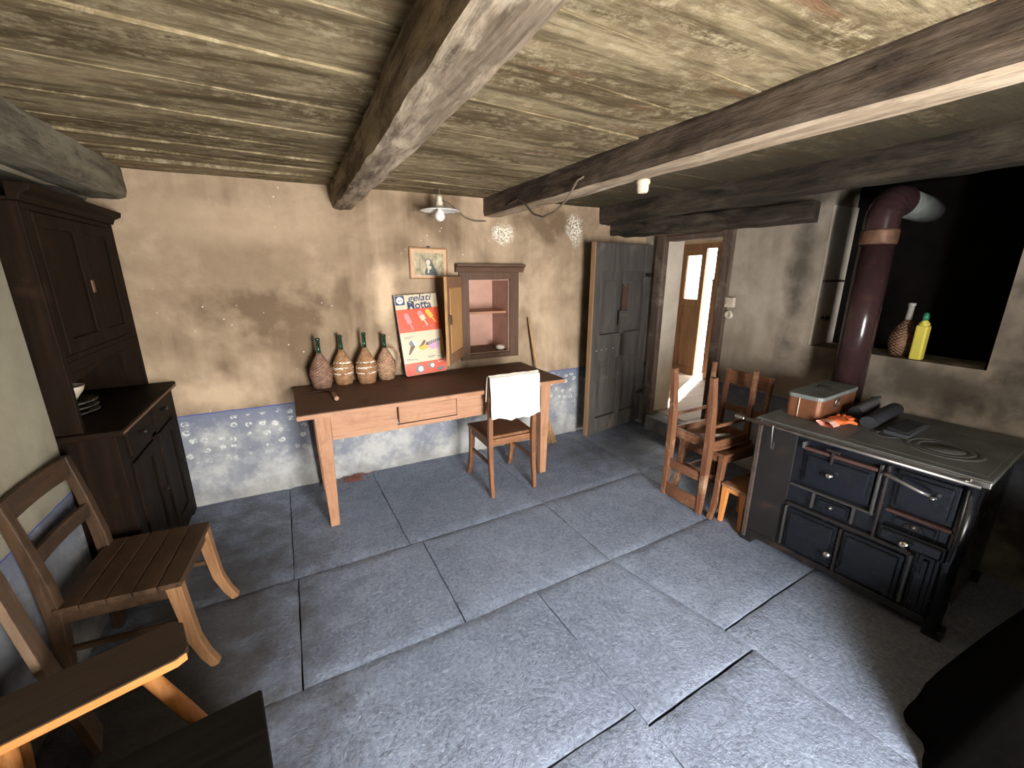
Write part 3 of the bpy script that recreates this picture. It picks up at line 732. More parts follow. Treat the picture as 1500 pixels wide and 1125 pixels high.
def lolly(cx, cz, w_, h_, ang, mats, stick=True):
    b = MB(); b.x = Matrix.Translation((cx, 0, cz)) @ Matrix.Rotation(ang, 4, 'Y')
    def rr(z0, z1): return [(-w_ / 2, z0), (w_ / 2, z0)] + [(w_ / 2 * math.cos(a * PI / 8), z1 - w_ / 2 + w_ / 2 * math.sin(a * PI / 8)) for a in range(9)]
    b.cur = 0; b.prism(rr(0, h_), -0.0014, 0, 'Y')
    if len(mats) > 1: b.cur = 1; b.prism([(-w_ / 2, -0.001), (w_ / 2, -0.001), (w_ / 2, h_ * 0.45), (-w_ / 2, h_ * 0.5)], -0.0018, 0, 'Y')
    if stick: b.cur = len(mats) - 1; b.prism([(-0.005, -0.05), (0.005, -0.05), (0.005, 0), (-0.005, 0)], -0.0013, 0, 'Y')
    b.build('lolly_picture', mats, sg)
lolly(-0.075, 0.405, 0.036, 0.085, math.radians(-18), [M_PINK])
lolly(0.038, 0.425, 0.040, 0.078, math.radians(-26), [M_PINK, M_CRM])
lolly(0.105, 0.438, 0.034, 0.075, math.radians(-32), [M_YEL])
b = MB()                                                   # cone picture
b.prism([(-0.125, 0.165), (-0.112, 0.165), (-0.055, 0.235), (-0.085, 0.265)], -0.0013, 0, 'Y')
b.cur = 1; b.prism([(-0.085 + 0.024 * math.cos(a * PI / 8), 0.25 + 0.022 * math.sin(a * PI / 8)) for a in range(16)], -0.0017, 0, 'Y')
b.cur = 2; b.prism([(-0.065, 0.225), (-0.045, 0.245), (-0.062, 0.272), (-0.082, 0.268)], -0.0019, 0, 'Y')
b.build('cone_picture', [M_BRN, M_GRYP, M_WHT], sg)
b = MB()                                                   # cup and sundae picture
b.prism([(0.085 + 0.045 * math.cos(a * PI / 10), 0.215 + 0.030 * math.sin(a * PI / 10)) for a in range(20)], -0.0012, 0, 'Y')
b.cur = 1; b.prism([(0.0 + 0.038 * math.cos(a * PI / 10), 0.212 + 0.022 * math.sin(a * PI / 10)) for a in range(20)], -0.0012, 0, 'Y')
b.cur = 2; b.prism([(-0.035, 0.215), (0.01, 0.232), (0.028, 0.26), (0.012, 0.268), (-0.012, 0.24)], -0.0016, 0, 'Y'); b.prism([(0.02, 0.225), (0.045, 0.222), (0.045, 0.245), (0.03, 0.25)], -0.0017, 0, 'Y')
b.cur = 3
for i in range(6): b.prism([(0.04 + 0.018 * i, 0.225 + 0.005 * i), (0.052 + 0.018 * i, 0.222 + 0.005 * i), (0.062 + 0.018 * i, 0.252 + 0.003 * i), (0.05 + 0.018 * i, 0.256 + 0.003 * i)], -0.0018, 0, 'Y')
b.build('sundae_picture', [M_LIL, M_YEL, M_BRN, M_GRYP], sg)
for cx, cz, r_ in ((-0.052, 0.045, 0.035), (0.045, 0.060, 0.026)):
    b = MB()
    b.cur = 0; b.prism([(cx + r_ * math.cos(a * PI / 10), cz + r_ * 0.95 * math.sin(a * PI / 10)) for a in range(20)], -0.0014, 0, 'Y')
    b.cur = 1; b.prism([(cx + 0.006 + r_ * 0.6 * math.cos(a * PI / 8), cz + r_ * 0.62 * math.sin(a * PI / 8)) for a in range(16)], -0.0018, 0, 'Y')
    b.build('cup_picture', [M_GRYP, M_WHT], sg)
MB().prism([(0.085, 0.008), (0.145, 0.020), (0.15, 0.036), (0.10, 0.045)], -0.0014, 0, 'Y').build('cup_picture', M_GRYP, sg)
for x0, x1, z in ((0.02, 0.11, 0.372), (-0.14, -0.11, 0.362), (-0.08, -0.05, 0.352), (0.10, 0.14, 0.356), (-0.145, -0.10, 0.130), (-0.145, -0.055, 0.122), (0.02, 0.09, 0.132), (0.03, 0.075, 0.124), (0.10, 0.14, 0.124), (-0.14, -0.06, 0.300), (-0.14, -0.09, 0.290)):
    MB().box(x0, x1, -0.0013, 0, z, z + 0.004).build('small_print', M_GRYP, sg)
MB().box(0.10, 0.145, -0.0013, 0, 0.078, 0.084).build('small_print', M_WHT, sg)

# picture
p = thing('framed_picture', 'small framed picture of a veiled woman on the back wall above the sign', 'picture', (0.952, YB - 0.02, 1.66), 0, None, 0, math.radians(1.0))
gold = wood('gilt_frame', (0.22, 0.11, 0.045), (0.34, 0.18, 0.07), 'X', 0.4)
PW, PH = 0.152, 0.118
MB().box(-PW, PW, -0.004, 0.012, -PH, -PH + 0.010).box(-PW, PW, -0.004, 0.012, PH - 0.010, PH).box(-PW, -PW + 0.010, -0.004, 0.012, -PH + 0.010, PH - 0.010).box(PW - 0.010, PW, -0.004, 0.012, -PH + 0.010, PH - 0.010).build('picture_frame', gold, p, 0.002)
mt = MB().box(-PW + 0.009, PW - 0.009, 0.002, 0.010, -PH + 0.009, PH - 0.009).build('mount', plain('aged_card', (0.52, 0.32, 0.18), 0.6, 0, 0.15), p)
t = NT('sepia_landscape'); n1 = t.noise(t.scale(t.obj, (14, 14, 9)), 1.6, 5, 0.65)
t.col(t.mix(t.mr(n1, 0.38, 0.62), (0.15, 0.115, 0.05), (0.44, 0.355, 0.20))); t.rough(0.5)
MB().box(-0.112, 0.118, 0.0005, 0.004, -0.088, 0.078).build('print', t.m, p)
b = MB()
b.prism([(-0.035, -0.086), (0.068, -0.086), (0.055, -0.05), (0.035, -0.005), (0.018, 0.025), (0.0, 0.038), (-0.018, 0.034), (-0.026, 0.02), (-0.02, -0.03), (-0.034, -0.06)], -0.0012, 0.001, 'Y')
b.cur = 1; b.prism([(-0.006 + 0.017 * math.cos(a * PI / 8), 0.008 + 0.023 * math.sin(a * PI / 8)) for a in range(16)], -0.0018, 0, 'Y'); b.prism([(-0.012, -0.07), (-0.002, -0.072), (0.004, -0.035), (-0.008, -0.035)], -0.0018, 0, 'Y')
b.cur = 2; b.prism([(-0.018, -0.012), (0.02, -0.02), (0.016, -0.042), (-0.012, -0.044)], -0.0016, 0, 'Y')
b.build('painted_figure', [plain('mantle_print', (0.06, 0.065, 0.075), 0.5), plain('face_print', (0.58, 0.46, 0.32), 0.5), M_CRM], p)
MB().box(-0.012, 0.012, -0.002, 0.004, PH, PH + 0.012).build('hanging_ring', M_IRON, p)

# wall cupboard set in the back wall
wc = thing('wall_cabinet', 'brown framed cupboard set into the back wall with its door open', 'cabinet', (1.47, YB, 0.86))
Z0 = 0.86
b = MB()
b.box(1.195, 1.28, YB - 0.022, YB - 0.001, 0.862, 1.595).box(1.66, 1.745, YB - 0.022, YB - 0.001, 0.862, 1.595).box(1.28, 1.66, YB - 0.022, YB - 0.001, 1.535, 1.595).box(1.28, 1.66, YB - 0.022, YB - 0.001, 0.862, 0.905)
b.build('cabinet_frame', cabinet('Z'), wc, 0.003, True)
b = MB().prism([(YB - 0.001, 1.595), (YB - 0.03, 1.595), (YB - 0.05, 1.635), (YB - 0.075, 1.642), (YB - 0.075, 1.66), (YB - 0.001, 1.66)], 1.165, 1.785, 'X')
b.build('cornice', cabinet('X'), wc, 0.002, True)
b = MB().box(1.2805, 1.285, YB, YB + 0.35, 0.906, 1.534).box(1.655, 1.6595, YB, YB + 0.35, 0.906, 1.534).box(1.281, 1.659, YB + 0.35, YB + 0.355, 0.906, 1.534).box(1.281, 1.659, YB, YB + 0.355, 1.529, 1.534)
b.build('recess_lining', M_PINKPL, wc, 0, True, label='pink plastered inside')
MB().box(1.286, 1.654, YB, YB + 0.349, 0.906, 0.918).build('recess_bottom', darktop('X'), wc, 0.002, True)
MB().box(1.286, 1.654, YB + 0.04, YB + 0.34, 1.245, 1.265).build('shelf', pine('X'), wc, 0.003, True)
hd = Vector((0.975, 2.995, 0)) - Vector((1.205, YB - 0.03, 0))
mm = Matrix.Translation((1.205, YB - 0.03, 0)) @ Matrix.Rotation(math.atan2(hd.y, hd.x), 4, 'Z')
Wd = hd.length
b = MB(); b.x = mm
for x0, x1, z0, z1 in ((0, 0.03, 0.905, 1.565), (Wd - 0.055, Wd, 0.905, 1.565), (0.03, Wd - 0.055, 0.905, 0.985), (0.03, Wd - 0.055, 1.485, 1.565)): b.box(x0, x1, -0.012, 0.012, z0, z1)
door = b.build('door', wood('cabinet_door_brown', (0.17, 0.085, 0.045), (0.27, 0.145, 0.08), 'Z', 0.55, 1.2), wc, 0.003, True)
b = MB(); b.x = mm; b.box(0.026, Wd - 0.05, -0.006, 0.006, 0.98, 1.49); b.build('door_panel', stripe('Z'), door, 0.002, True)
b = MB(); b.x = mm; b.box(0.035, Wd - 0.06, 0.006, 0.014, 0.99, 1.48); b.build('door_panel', stripe('Z'), door, 0.002, True)
b = MB(); b.x = mm; b.box(Wd, Wd + 0.003, -0.011, 0.011, 0.906, 1.564); b.build('door_edge', stripe('Z'), door, 0, True)
b = MB(); b.x = mm; b.box(Wd - 0.045, Wd + 0.005, 0.012, 0.03, 1.215, 1.285); b.build('lock', M_RUST, door, 0.002, True)
cc = thing('paper_bundle', 'small pale crumpled bundle at the right in the wall cupboard bottom', 'bundle', (1.60, YB + 0.06, 0.918))
b = MB().lathe([(0.0, 0.0), (0.032, 0.004), (0.04, 0.02), (0.03, 0.038), (0.0, 0.045)], n=14)
for i, v_ in enumerate(b.v): b.v[i] = Vector((v_.x * 1.1 + noise.noise(v_ * 40) * 0.01, v_.y + noise.noise(v_ * 33) * 0.01, v_.z))
b.build('crumpled_paper', M_CREAMPL, cc)
cc = thing('jar', 'grey glass tumbler on the wall cupboard shelf', 'jar', (1.35, YB + 0.25, 1.265))
MB().lathe([(0.03, 0), (0.034, 0.09), (0.031, 0.09), (0.028, 0.006), (0, 0.006)], n=18).build('glass', glass('grey_glass', (0.75, 0.78, 0.78)), cc)

# broom behind the table end
br = thing('broom', 'straw broom standing against the back wall behind the table end', 'broom', (1.94, 3.17, 0))
MB().tube([(-0.005, 0.0, 0.40), (-0.055, 0.06, 0.80), (-0.105, 0.12, 1.20)], [0.013, 0.0125, 0.010], 10).build('handle', wood('broom_stick', (0.42, 0.25, 0.12), (0.55, 0.35, 0.18), 'Z', 0.5), br)
b = MB()
rnd = random.Random(3)
for i in range(110):
    a = rnd.uniform(-1, 1); c = rnd.uniform(-1, 1)
    b.tube([(0.0 + a * 0.018, c * 0.014, 0.40), (0.01 + a * 0.062, c * 0.024 - 0.01, 0.22), (0.025 + a * 0.115 + rnd.uniform(-0.008, 0.008), c * 0.035 - 0.02, rnd.uniform(0.004, 0.03))], [0.0035, 0.0042, 0.0025], 5)
b.build('bristles', plain('broom_straw', (0.46, 0.27, 0.13), 0.7, 0, 0.4, 60), br)
MB().lathe([(0.022, 0.34), (0.024, 0.38), (0.020, 0.425), (0.014, 0.44)], n=14).build('binding', plain('blue_binding', (0.12, 0.25, 0.42), 0.6), br)

# ------------------------------------------------------------------ lamp and wires
lp = thing('pendant_lamp', 'white enamel pendant lamp with bare bulb hanging before the back wall', 'lamp', (0.975, 3.05, 2.165))
MB().tube([(0, 0, 0), (0.003, 0, -0.03), (0, 0, -0.05)], 0.004, 6).build('cord', M_CORD, lp)
MB().lathe([(0.004, -0.045), (0.016, -0.05), (0.022, -0.075), (0.018, -0.078), (0.026, -0.1), (0.026, -0.118)], n=18).build('lamp_holder', M_PORC, lp)
MB().lathe([(0.026, -0.118), (0.035, -0.122), (0.13, -0.146), (0.142, -0.152), (0.142, -0.155), (0.128, -0.150), (0.035, -0.127), (0.0, -0.125)], n=40).build('lamp_shade', M_WHITE, lp)
MB().lathe([(0.014, -0.127), (0.016, -0.145), (0.034, -0.172), (0.037, -0.19), (0.030, -0.208), (0.015, -0.219), (0, -0.222)], n=20).build('bulb', plain('frosted_bulb', (0.72, 0.70, 0.66), 0.15, 0, 0.05, 5, 0), lp)
tag(MB().tube([(1.0, 3.06, 2.09), (1.06, 3.09, 2.075), (1.14, 3.15, 2.04), (1.22, 3.20, 2.00), (1.32, 3.26, 1.985), (1.44, 3.31, 1.995)], 0.004, 6).build('lamp_wire', M_CORD), 'thin brown wire looping from the pendant lamp to the second beam', 'wire')
tag(MB().tube([(1.44, 2.93, 2.05), (1.425, 2.85, 2.065), (1.42, 2.70, 2.075), (1.415, 2.60, 2.03), (1.41, 2.48, 1.955), (1.41, 2.36, 1.925), (1.41, 2.22, 1.94), (1.415, 2.11, 1.99), (1.42, 2.02, 2.075), (1.44, 1.98, 2.09)], 0.006, 6).build('cable', M_CORD), 'loose dark cable drooping in a loop from the second beam', 'cable')
s = thing('bulb_socket', 'cream porcelain bulb holder screwed under the second beam', 'socket', (1.585, 1.70, 2.035))
MB().lathe([(0.034, 0.0), (0.034, -0.018), (0.028, -0.022), (0.028, -0.05), (0.022, -0.06), (0.018, -0.058), (0, -0.05)], n=20).build('holder_body', M_PORC, s)

# ------------------------------------------------------------------ chairs
def chair(name, label, loc, rz, w_=0.38, d=0.38, hs=0.45, hb=0.90, mat=walnut, legmat=None, lean=0.05, rails=((0.80, 0.90),), saber=False, slats=False, stretch=(('side', 0.22),), rx=0.0, post=0.034, group='wooden chairs', legw=0.036, seatmat=None):
    legmat = legmat or mat; seatmat = seatmat or mat
    c = thing(name, label, 'chair', loc, rz, group, rx)
    hw, hd_ = w_ / 2, d / 2
    th = 0.022
    if slats:
        n = 5
        for i in range(n):
            y0 = -hd_ - 0.012 + (d + 0.012) * i / n; y1 = -hd_ - 0.012 + (d + 0.012) * (i + 1) / n - 0.004
            MB().box(-hw - 0.008, hw + 0.008, y0, y1, hs - th, hs).build('seat_slat', seatmat('X'), c, 0.003)
    else:
        MB().prism([(-hw - 0.012, -hd_ - 0.014), (hw + 0.012, -hd_ - 0.014), (hw - 0.004, hd_ - 0.03), (-hw + 0.004, hd_ - 0.03)], hs - th, hs).build('seat', seatmat('Y'), c, 0.006)
    b = MB()
    b.box(-hw + 0.01, hw - 0.01, -hd_ + 0.004, -hd_ + 0.024, hs - th - 0.05, hs - th)
    b.box(-hw + 0.006, -hw + 0.026, -hd_ + 0.024, hd_ - 0.02, hs - th - 0.05, hs - th).box(hw - 0.026, hw - 0.006, -hd_ + 0.024, hd_ - 0.02, hs - th - 0.05, hs - th)
    b.box(-hw + 0.02, hw - 0.02, hd_ - 0.034, hd_ - 0.016, hs - th - 0.05, hs - th)
    b.build('seat_frame', mat('X'), c, 0.002)
    for sx in (-1, 1):
        x = sx * (hw - 0.018)
        if saber:
            pts = [(x, -hd_ + 0.016, hs - th), (x, -hd_ + 0.004, hs * 0.62), (x + sx * 0.003, -hd_ - 0.008, hs * 0.34), (x + sx * 0.006, -hd_ - 0.035, hs * 0.13), (x + sx * 0.008, -hd_ - 0.062, 0)]
            MB().bars(pts, [(legw * 1.15, legw * 1.25), (legw * 1.05, legw * 1.1), (legw, legw), (legw * 0.9, legw * 0.9), (legw * 0.85, legw * 0.8)]).build('leg', legmat('Z'), c, 0.004)
        else:
            MB().bar((x, -hd_ + 0.018, hs - th), (x * 1.01, -hd_ + 0.014, 0), legw, legw, legw * 0.72, legw * 0.72).build('leg', legmat('Z'), c, 0.003)
        xb = sx * (hw - 0.02)
        pts = [(xb, hd_ + 0.035, 0), (xb, hd_ + 0.012, hs * 0.45), (xb, hd_, hs * 0.9), (xb, hd_ + 0.004, hs * 1.15), (xb, hd_ + lean * 0.45, hs + (hb - hs) * 0.55), (xb, hd_ + lean, hb)]
        MB().bars(pts, [(post * 0.8, post * 0.85), (post * 0.95, post), (post, post * 1.15), (post, post * 1.1), (post * 0.9, post * 0.9), (post * 0.8, post * 0.7)]).build('back_leg', mat('Z'), c, 0.004)
    for z0, z1 in rails:
        k = lambda z: hd_ + lean * max(0, (z - hs) / (hb - hs)) ** 1.3
        nb = 8
        pts = [(-hw + 0.035 + (w_ - 0.07) * i / nb, k((z0 + z1) / 2) + 0.012 * math.sin(PI * i / nb), (z0 + z1) / 2) for i in range(nb + 1)]
        MB().bars(pts, (z1 - z0, 0.018), (0, 0.05, 1)).build('back_rail', mat('X'), c, 0.003)
    for kind, z in stretch:
        if kind == 'side':
            for sx in (-1, 1): MB().bar((sx * (hw - 0.02), -hd_ + 0.03, z), (sx * (hw - 0.022), hd_ + 0.012, z + 0.005), 0.016, 0.022).build('stretcher', mat('Y'), c, 0.002)
        if kind == 'front': MB().bar((-hw + 0.03, -hd_ + 0.016, z), (hw - 0.03, -hd_ + 0.016, z), 0.018, 0.026, side=(0, 1, 0)).build('stretcher', mat('X'), c, 0.002)
        if kind == 'rear': MB().bar((-hw + 0.03, hd_ + 0.014, z), (hw - 0.03, hd_ + 0.014, z), 0.018, 0.026, side=(0, 1, 0)).build('stretcher', mat('X'), c, 0.002)
    return c

chair('wooden_chair', 'brown wooden chair drawn up to the table with a white cloth on its back', (1.285, 2.715, 0), PI, 0.39, 0.36, 0.45, 0.905, walnut, None, 0.03, ((0.82, 0.895), (0.62, 0.66)), True, False, (('side', 0.24),))
# white cloth over its back
b = MB()
def clothpt(u, v_):
    x = 1.285 + (u - 0.5) * 0.385
    L = [(2.500, 0.600), (2.505, 0.75), (2.512, 0.905), (2.535, 0.922), (2.562, 0.905), (2.572, 0.80), (2.578, 0.70)]
    s_ = v_ * (len(L) - 1); i = min(int(s_), len(L) - 2); f = s_ - i
    y = L[i][0] * (1 - f) + L[i + 1][0] * f - 0.03; z = L[i][1] * (1 - f) + L[i + 1][1] * f
    k = 1 if v_ < 0.36 else (-1 if v_ > 0.64 else 0)
    amp = max(0, (0.36 - v_) / 0.36) if k > 0 else (max(0, (v_ - 0.64) / 0.36) if k < 0 else 0)
    fold = (0.010 * math.sin(u * 11 + v_ * 2) + 0.006 * math.sin(u * 27 + 1)) * amp + noise.noise(Vector((u * 4, v_ * 9, 2))) * 0.004
    z += noise.noise(Vector((u * 3.1, 5, 0))) * 0.025 * amp - (0.018 * (u - 0.5) ** 2 * 4 if amp > 0 else 0) * (-1) * amp
    return (x + noise.noise(Vector((v_ * 5, u, 8))) * 0.008, y - k * abs(fold) - k * 0.004, z + noise.noise(Vector((u * 7, 1, 1))) * 0.006)
b.grid(clothpt, 40, 48)
cl = b.build('white_cloth', plain('white_linen', (0.66, 0.62, 0.54), 0.9, 0, 0.06, 90, 0.3), recalc=False)
md = cl.modifiers.new('thickness', 'SOLIDIFY'); md.thickness = 0.004
tag(cl, 'white cloth hung over the back of the chair at the table', 'cloth')

chair('wooden_chair', 'dark slatted wooden chair with curved front legs by the left wall', (-0.715, 2.035, 0), PI / 2 - math.radians(4), 0.43, 0.37, 0.435, 0.865, oldchair, lit_legwood, 0.05, ((0.78, 0.865), (0.59, 0.65)), True, True, (('side', 0.235),), 0.0, 0.042, legw=0.042)
chair('wooden_chair', 'red-brown chair standing between the doorway and the stove, under an upturned chair', (2.535, 1.765, 0), -PI / 2, 0.355, 0.37, 0.455, 0.92, cherry, None, 0.035, ((0.82, 0.915), (0.62, 0.67)), True, False, (('side', 0.22), ('front', 0.26)), group='wooden chairs')
chair('wooden_chair', 'red-brown chair turned upside down on the seat of another, legs in the air', (2.455, 1.80, 0.972), -PI / 2, 0.345, 0.385, 0.505, 0.945, cherry, None, 0.02, ((0.84, 0.93), (0.66, 0.72)), False, False, (('side', 0.33),), PI, 0.044, group='wooden chairs')

wr = thing('paper_roll', 'small white paper roll lying on the upturned chair between doorway and stove', 'roll', (2.50, 1.74, 0.4895))
MB().tube([(-0.06, 0.02, 0.017), (0.06, -0.02, 0.017)], 0.016, 14).build('rolled_paper', M_WHITE, wr)

# small orange stool beside the stove
st = thing('stool', 'low orange wooden stool beside the left end of the stove', 'stool', (2.445, 1.488, 0), math.radians(2))
MB().box(-0.115, 0.125, -0.085, 0.085, 0.255, 0.275).build('seat', wood('worn_stool_seat', (0.25, 0.12, 0.06), (0.36, 0.2, 0.11), 'X', 0.55), st, 0.004)
for xa in (-0.105, 0.095): MB().prism([(-0.075, 0.255), (-0.075, 0.20), (-0.05, 0.225), (0.05, 0.225), (0.075, 0.20), (0.075, 0.255)], xa, xa + 0.012, 'X').build('apron', orange('Y'), st, 0.002)
for sx in (-1, 1):
    for sy in (-1, 1): MB().bar((sx * 0.092, sy * 0.062, 0.255), (sx * 0.10, sy * 0.068, 0), 0.034, 0.04, 0.026, 0.024).build('leg', orange('Z'), st, 0.003)

# ------------------------------------------------------------------ dresser in the left corner
cb = thing('dresser', 'tall smoke-darkened dresser in the corner at the left wall', 'cupboard', (-1.04, 2.83, 0))
Y0, Y1, XB, XF, XU = 2.355, 3.315, -1.305, -0.79, -0.90
CZ = 0.915
b = MB()
b.box(XB, XF - 0.006, Y0, Y0 + 0.025, 0, CZ - 0.03).box(XB, XF - 0.006, Y1 - 0.025, Y1, 0, CZ - 0.03).box(XB, XF - 0.02, Y0 + 0.025, Y1 - 0.025, 0.04, 0.07).box(XB, XB + 0.02, Y0 + 0.025, Y1 - 0.025, 0.07, CZ - 0.03)
b.box(XF - 0.03, XF - 0.006, Y0 + 0.025, Y0 + 0.10, 0, CZ - 0.03).box(XF - 0.03, XF - 0.006, Y1 - 0.10, Y1 - 0.025, 0, CZ - 0.03).box(XF - 0.03, XF - 0.006, 2.80, 2.87, 0.07, CZ - 0.03)
b.box(XF - 0.03, XF - 0.006, Y0 + 0.10, Y1 - 0.10, 0.02, 0.075).box(XF - 0.03, XF - 0.006, Y0 + 0.10, Y1 - 0.10, 0.715, 0.74)
b.build('base_carcass', cup('Z'), cb, 0.003, True)
MB().box(XB, XF + 0.025, Y0 - 0.012, Y1, CZ - 0.03, CZ).build('counter', cup('Y'), cb, 0.005, True)
MB().box(XF + 0.0255, XF + 0.0265, Y0 - 0.01, Y1 - 0.01, CZ - 0.022, CZ - 0.010).build('counter_edge', wood('worn_edge', (0.12, 0.055, 0.03), (0.18, 0.09, 0.05), 'Y', 0.5), cb, 0, True)
for ya, yb in ((Y0 + 0.103, 2.797), (2.873, Y1 - 0.103)):
    d_ = MB().box(XF - 0.028, XF + 0.002, ya, yb, 0.745, CZ - 0.036).build('drawer', cup('Y'), cb, 0.004, True)
    MB().lathe([(0.008, 0), (0.008, -0.012), (0.014, -0.02), (0.0, -0.028)], (XF + 0.002, (ya + yb) / 2, 0.812), 12, 'X').build('knob', M_IRON, d_, 0, True)
    d_ = MB().box(XF - 0.02, XF - 0.008, ya + 0.055, yb - 0.055, 0.13, 0.655).box(XF - 0.026, XF + 0.001, ya, ya + 0.06, 0.08, 0.71).box(XF - 0.026, XF + 0.001, yb - 0.06, yb, 0.08, 0.71).box(XF - 0.026, XF + 0.001, ya + 0.06, yb - 0.06, 0.08, 0.14).box(XF - 0.026, XF + 0.001, ya + 0.06, yb - 0.06, 0.65, 0.71).build('door', cup('Z'), cb, 0.003, True)
    MB().lathe([(0.007, 0), (0.007, -0.012), (0.013, -0.02), (0.0, -0.027)], (XF + 0.001, yb - 0.03, 0.42), 12, 'X').build('knob', M_IRON, d_, 0, True)
b = MB().box(XB, XU, Y0 + 0.01, Y0 + 0.035, CZ, 1.86).box(XB, XU, Y1 - 0.025, Y1, CZ, 1.86).box(XB, XB + 0.015, Y0 + 0.035, Y1 - 0.025, CZ, 1.86).box(XB + 0.015, XU, Y0 + 0.035, Y1 - 0.025, 1.225, 1.25).box(XB + 0.015, XU, Y0 + 0.035, Y1 - 0.025, 1.835, 1.86)
b.box(XU - 0.022, XU, Y0 + 0.035, Y0 + 0.085, 1.25, 1.835).box(XU - 0.022, XU, Y1 - 0.085, Y1 - 0.025, 1.25, 1.835)
b.build('hutch_carcass', cup('Z'), cb, 0.003, True)
b = MB().box(XU - 0.02, XU, Y0 + 0.035, Y1 - 0.025, 1.175, 1.225)
nz = 16
poly = [(Y0 + 0.035, 1.175)] + [(Y0 + 0.035 + (Y1 - 0.06 - Y0) * i / nz, 1.175 - 0.035 * abs(math.cos(PI * i / nz)) ** 2 - 0.004) for i in range(nz + 1)] + [(Y1 - 0.025, 1.175)]
b.prism(poly, XU - 0.02, XU, 'X')
b.build('scalloped_rail', cup('Y'), cb, 0.002, True)
ym = (Y0 + Y1) / 2
for ya, yb in ((Y0 + 0.088, ym - 0.002), (ym + 0.002, Y1 - 0.088)):
    d_ = MB().box(XU - 0.014, XU - 0.004, ya + 0.05, yb - 0.05, 1.31, 1.78).box(XU - 0.022, XU + 0.004, ya, ya + 0.055, 1.253, 1.832).box(XU - 0.022, XU + 0.004, yb - 0.055, yb, 1.253, 1.832).box(XU - 0.022, XU + 0.004, ya + 0.055, yb - 0.055, 1.253, 1.315).box(XU - 0.022, XU + 0.004, ya + 0.055, yb - 0.055, 1.775, 1.832).build('door', cup('Z'), cb, 0.003, True)
MB().box(XU + 0.004, XU + 0.010, ym - 0.012, ym + 0.012, 1.50, 1.56).build('lock_plate', M_RUST, cb, 0.001, True)
b = MB().prism([(XU - 0.02, 1.86), (XU + 0.01, 1.86), (XU + 0.02, 1.885), (XU + 0.05, 1.90), (XU + 0.055, 1.925), (XU - 0.02, 1.925)], Y0 - 0.01, Y1, 'Y')
b.add([], [])
b.box(XB, XU - 0.02, Y0, Y1, 1.86, 1.875)
b.build('cornice', cup('Y'), cb, 0.003, True)
# crockery in the alcove and a bundle on top
def bowl(label, x, y, z, r_, mat, h=0.05):
    t_ = thing('bowl', label, 'bowl', (x, y, z), 0, 'crockery in the dresser alcove')
    MB().lathe([(r_ * 0.45, 0), (r_ * 0.5, 0.006), (r_ * 0.85, h * 0.6), (r_, h), (r_ * 0.95, h), (r_ * 0.78, h * 0.6), (r_ * 0.4, 0.012), (0, 0.01)], n=24).build('bowl_body', mat, t_)
bowl('pale bowl standing on the stack of plates in the dresser alcove', -1.06, 2.72, CZ + 0.075, 0.075, M_PORC, 0.07)
for i in range(3):
    t_ = thing('plate', ['bottom plate of the stack in the dresser alcove', 'middle plate of the stack in the dresser alcove', 'top plate of the stack in the dresser alcove'][i], 'plate', (-1.06, 2.72, CZ + 0.001 + 0.025 * i), 0, 'crockery in the dresser alcove')
    MB().lathe([(0.06, 0), (0.065, 0.004), (0.11, 0.02), (0.108, 0.023), (0.06, 0.008), (0, 0.007)], n=28).build('plate_body', plain('dark_glazed', (0.09, 0.08, 0.07), 0.25), t_)
bn = thing('cloth_bundle', 'dark dusty rag bundle lying on top of the tall dresser', 'cloth', (-0.98, 2.95, 1.925))
b = MB()
def rag(u, v_):
    a = 2 * PI * u; r_ = math.sin(PI * min(v_, 1)) ** 0.6
    p = Vector((0.075 * r_ * math.cos(a), 0.20 * r_ * math.sin(a), 0.03 - 0.03 * math.cos(PI * v_)))
    k = noise.noise(p * 14 + Vector((3, 1, 2))) * 0.014
    return (p.x + k, p.y + k, max(0.0, p.z + k * (1 if v_ > 0.2 else 0)))
b.grid(rag, 26, 14); b.build('rag', plain('dusty_rag', (0.05, 0.04, 0.03), 0.95), bn)

# ------------------------------------------------------------------ left foreground
pl = thing('leaning_plank', 'dusty wooden plank leaning on the left wall beside the slatted chair', 'plank', (-0.80, 1.64, 0))
b = MB()
b.bars([(-0.80, 1.62, 0.012), (-0.885, 1.66, 0.36), (-0.955, 1.70, 0.74)], (0.15, 0.022), (-0.35, 1, 0.0))
b.build('board', plank('Z'), pl, 0.003, True)
bs = thing('milking_stool', 'low stool with orange edge and round splayed legs, nearest the left wall', 'stool', (-0.72, 1.43, 0), math.radians(16.5))
# local: x along the long side
L0, L1, D0, D1, HZ = -0.225, 0.265, -0.09, 0.105, 0.42
poly = [(L0, D0), (L1 - 0.035, D0), (L1 - 0.010, D0 + 0.012), (L1, D0 + 0.04), (L1, D1 - 0.03), (L1 - 0.03, D1), (L0, D1)]
MB().prism(poly, HZ - 0.030, HZ).build('seat', stooltop('X'), bs, 0.004)
MB().prism([(L0, D0 - 0.003), (L1 - 0.035, D0 - 0.003), (L1 - 0.008, D0 + 0.010), (L1 - 0.010, D0 + 0.012), (L1 - 0.036, D0 + 0.0005), (L0, D0 + 0.0005)], HZ - 0.029, HZ - 0.003).build('seat_edge', orange('X'), bs, label='orange wood edge')  # orange strip along the front edge of the darker seat
for x, y, ox, oy in ((0.15, -0.045, 0.15, -0.055), (-0.135, -0.045, -0.02, -0.055), (-0.135, 0.06, -0.04, 0.06)):
    MB().tube([(x, y, HZ - 0.028), (x + ox * 0.5, y + oy * 0.5, (HZ - 0.028) / 2), (x + ox, y + oy, 0.003)], [0.022, 0.023, 0.019], 14).build('leg', orange('Z'), bs)
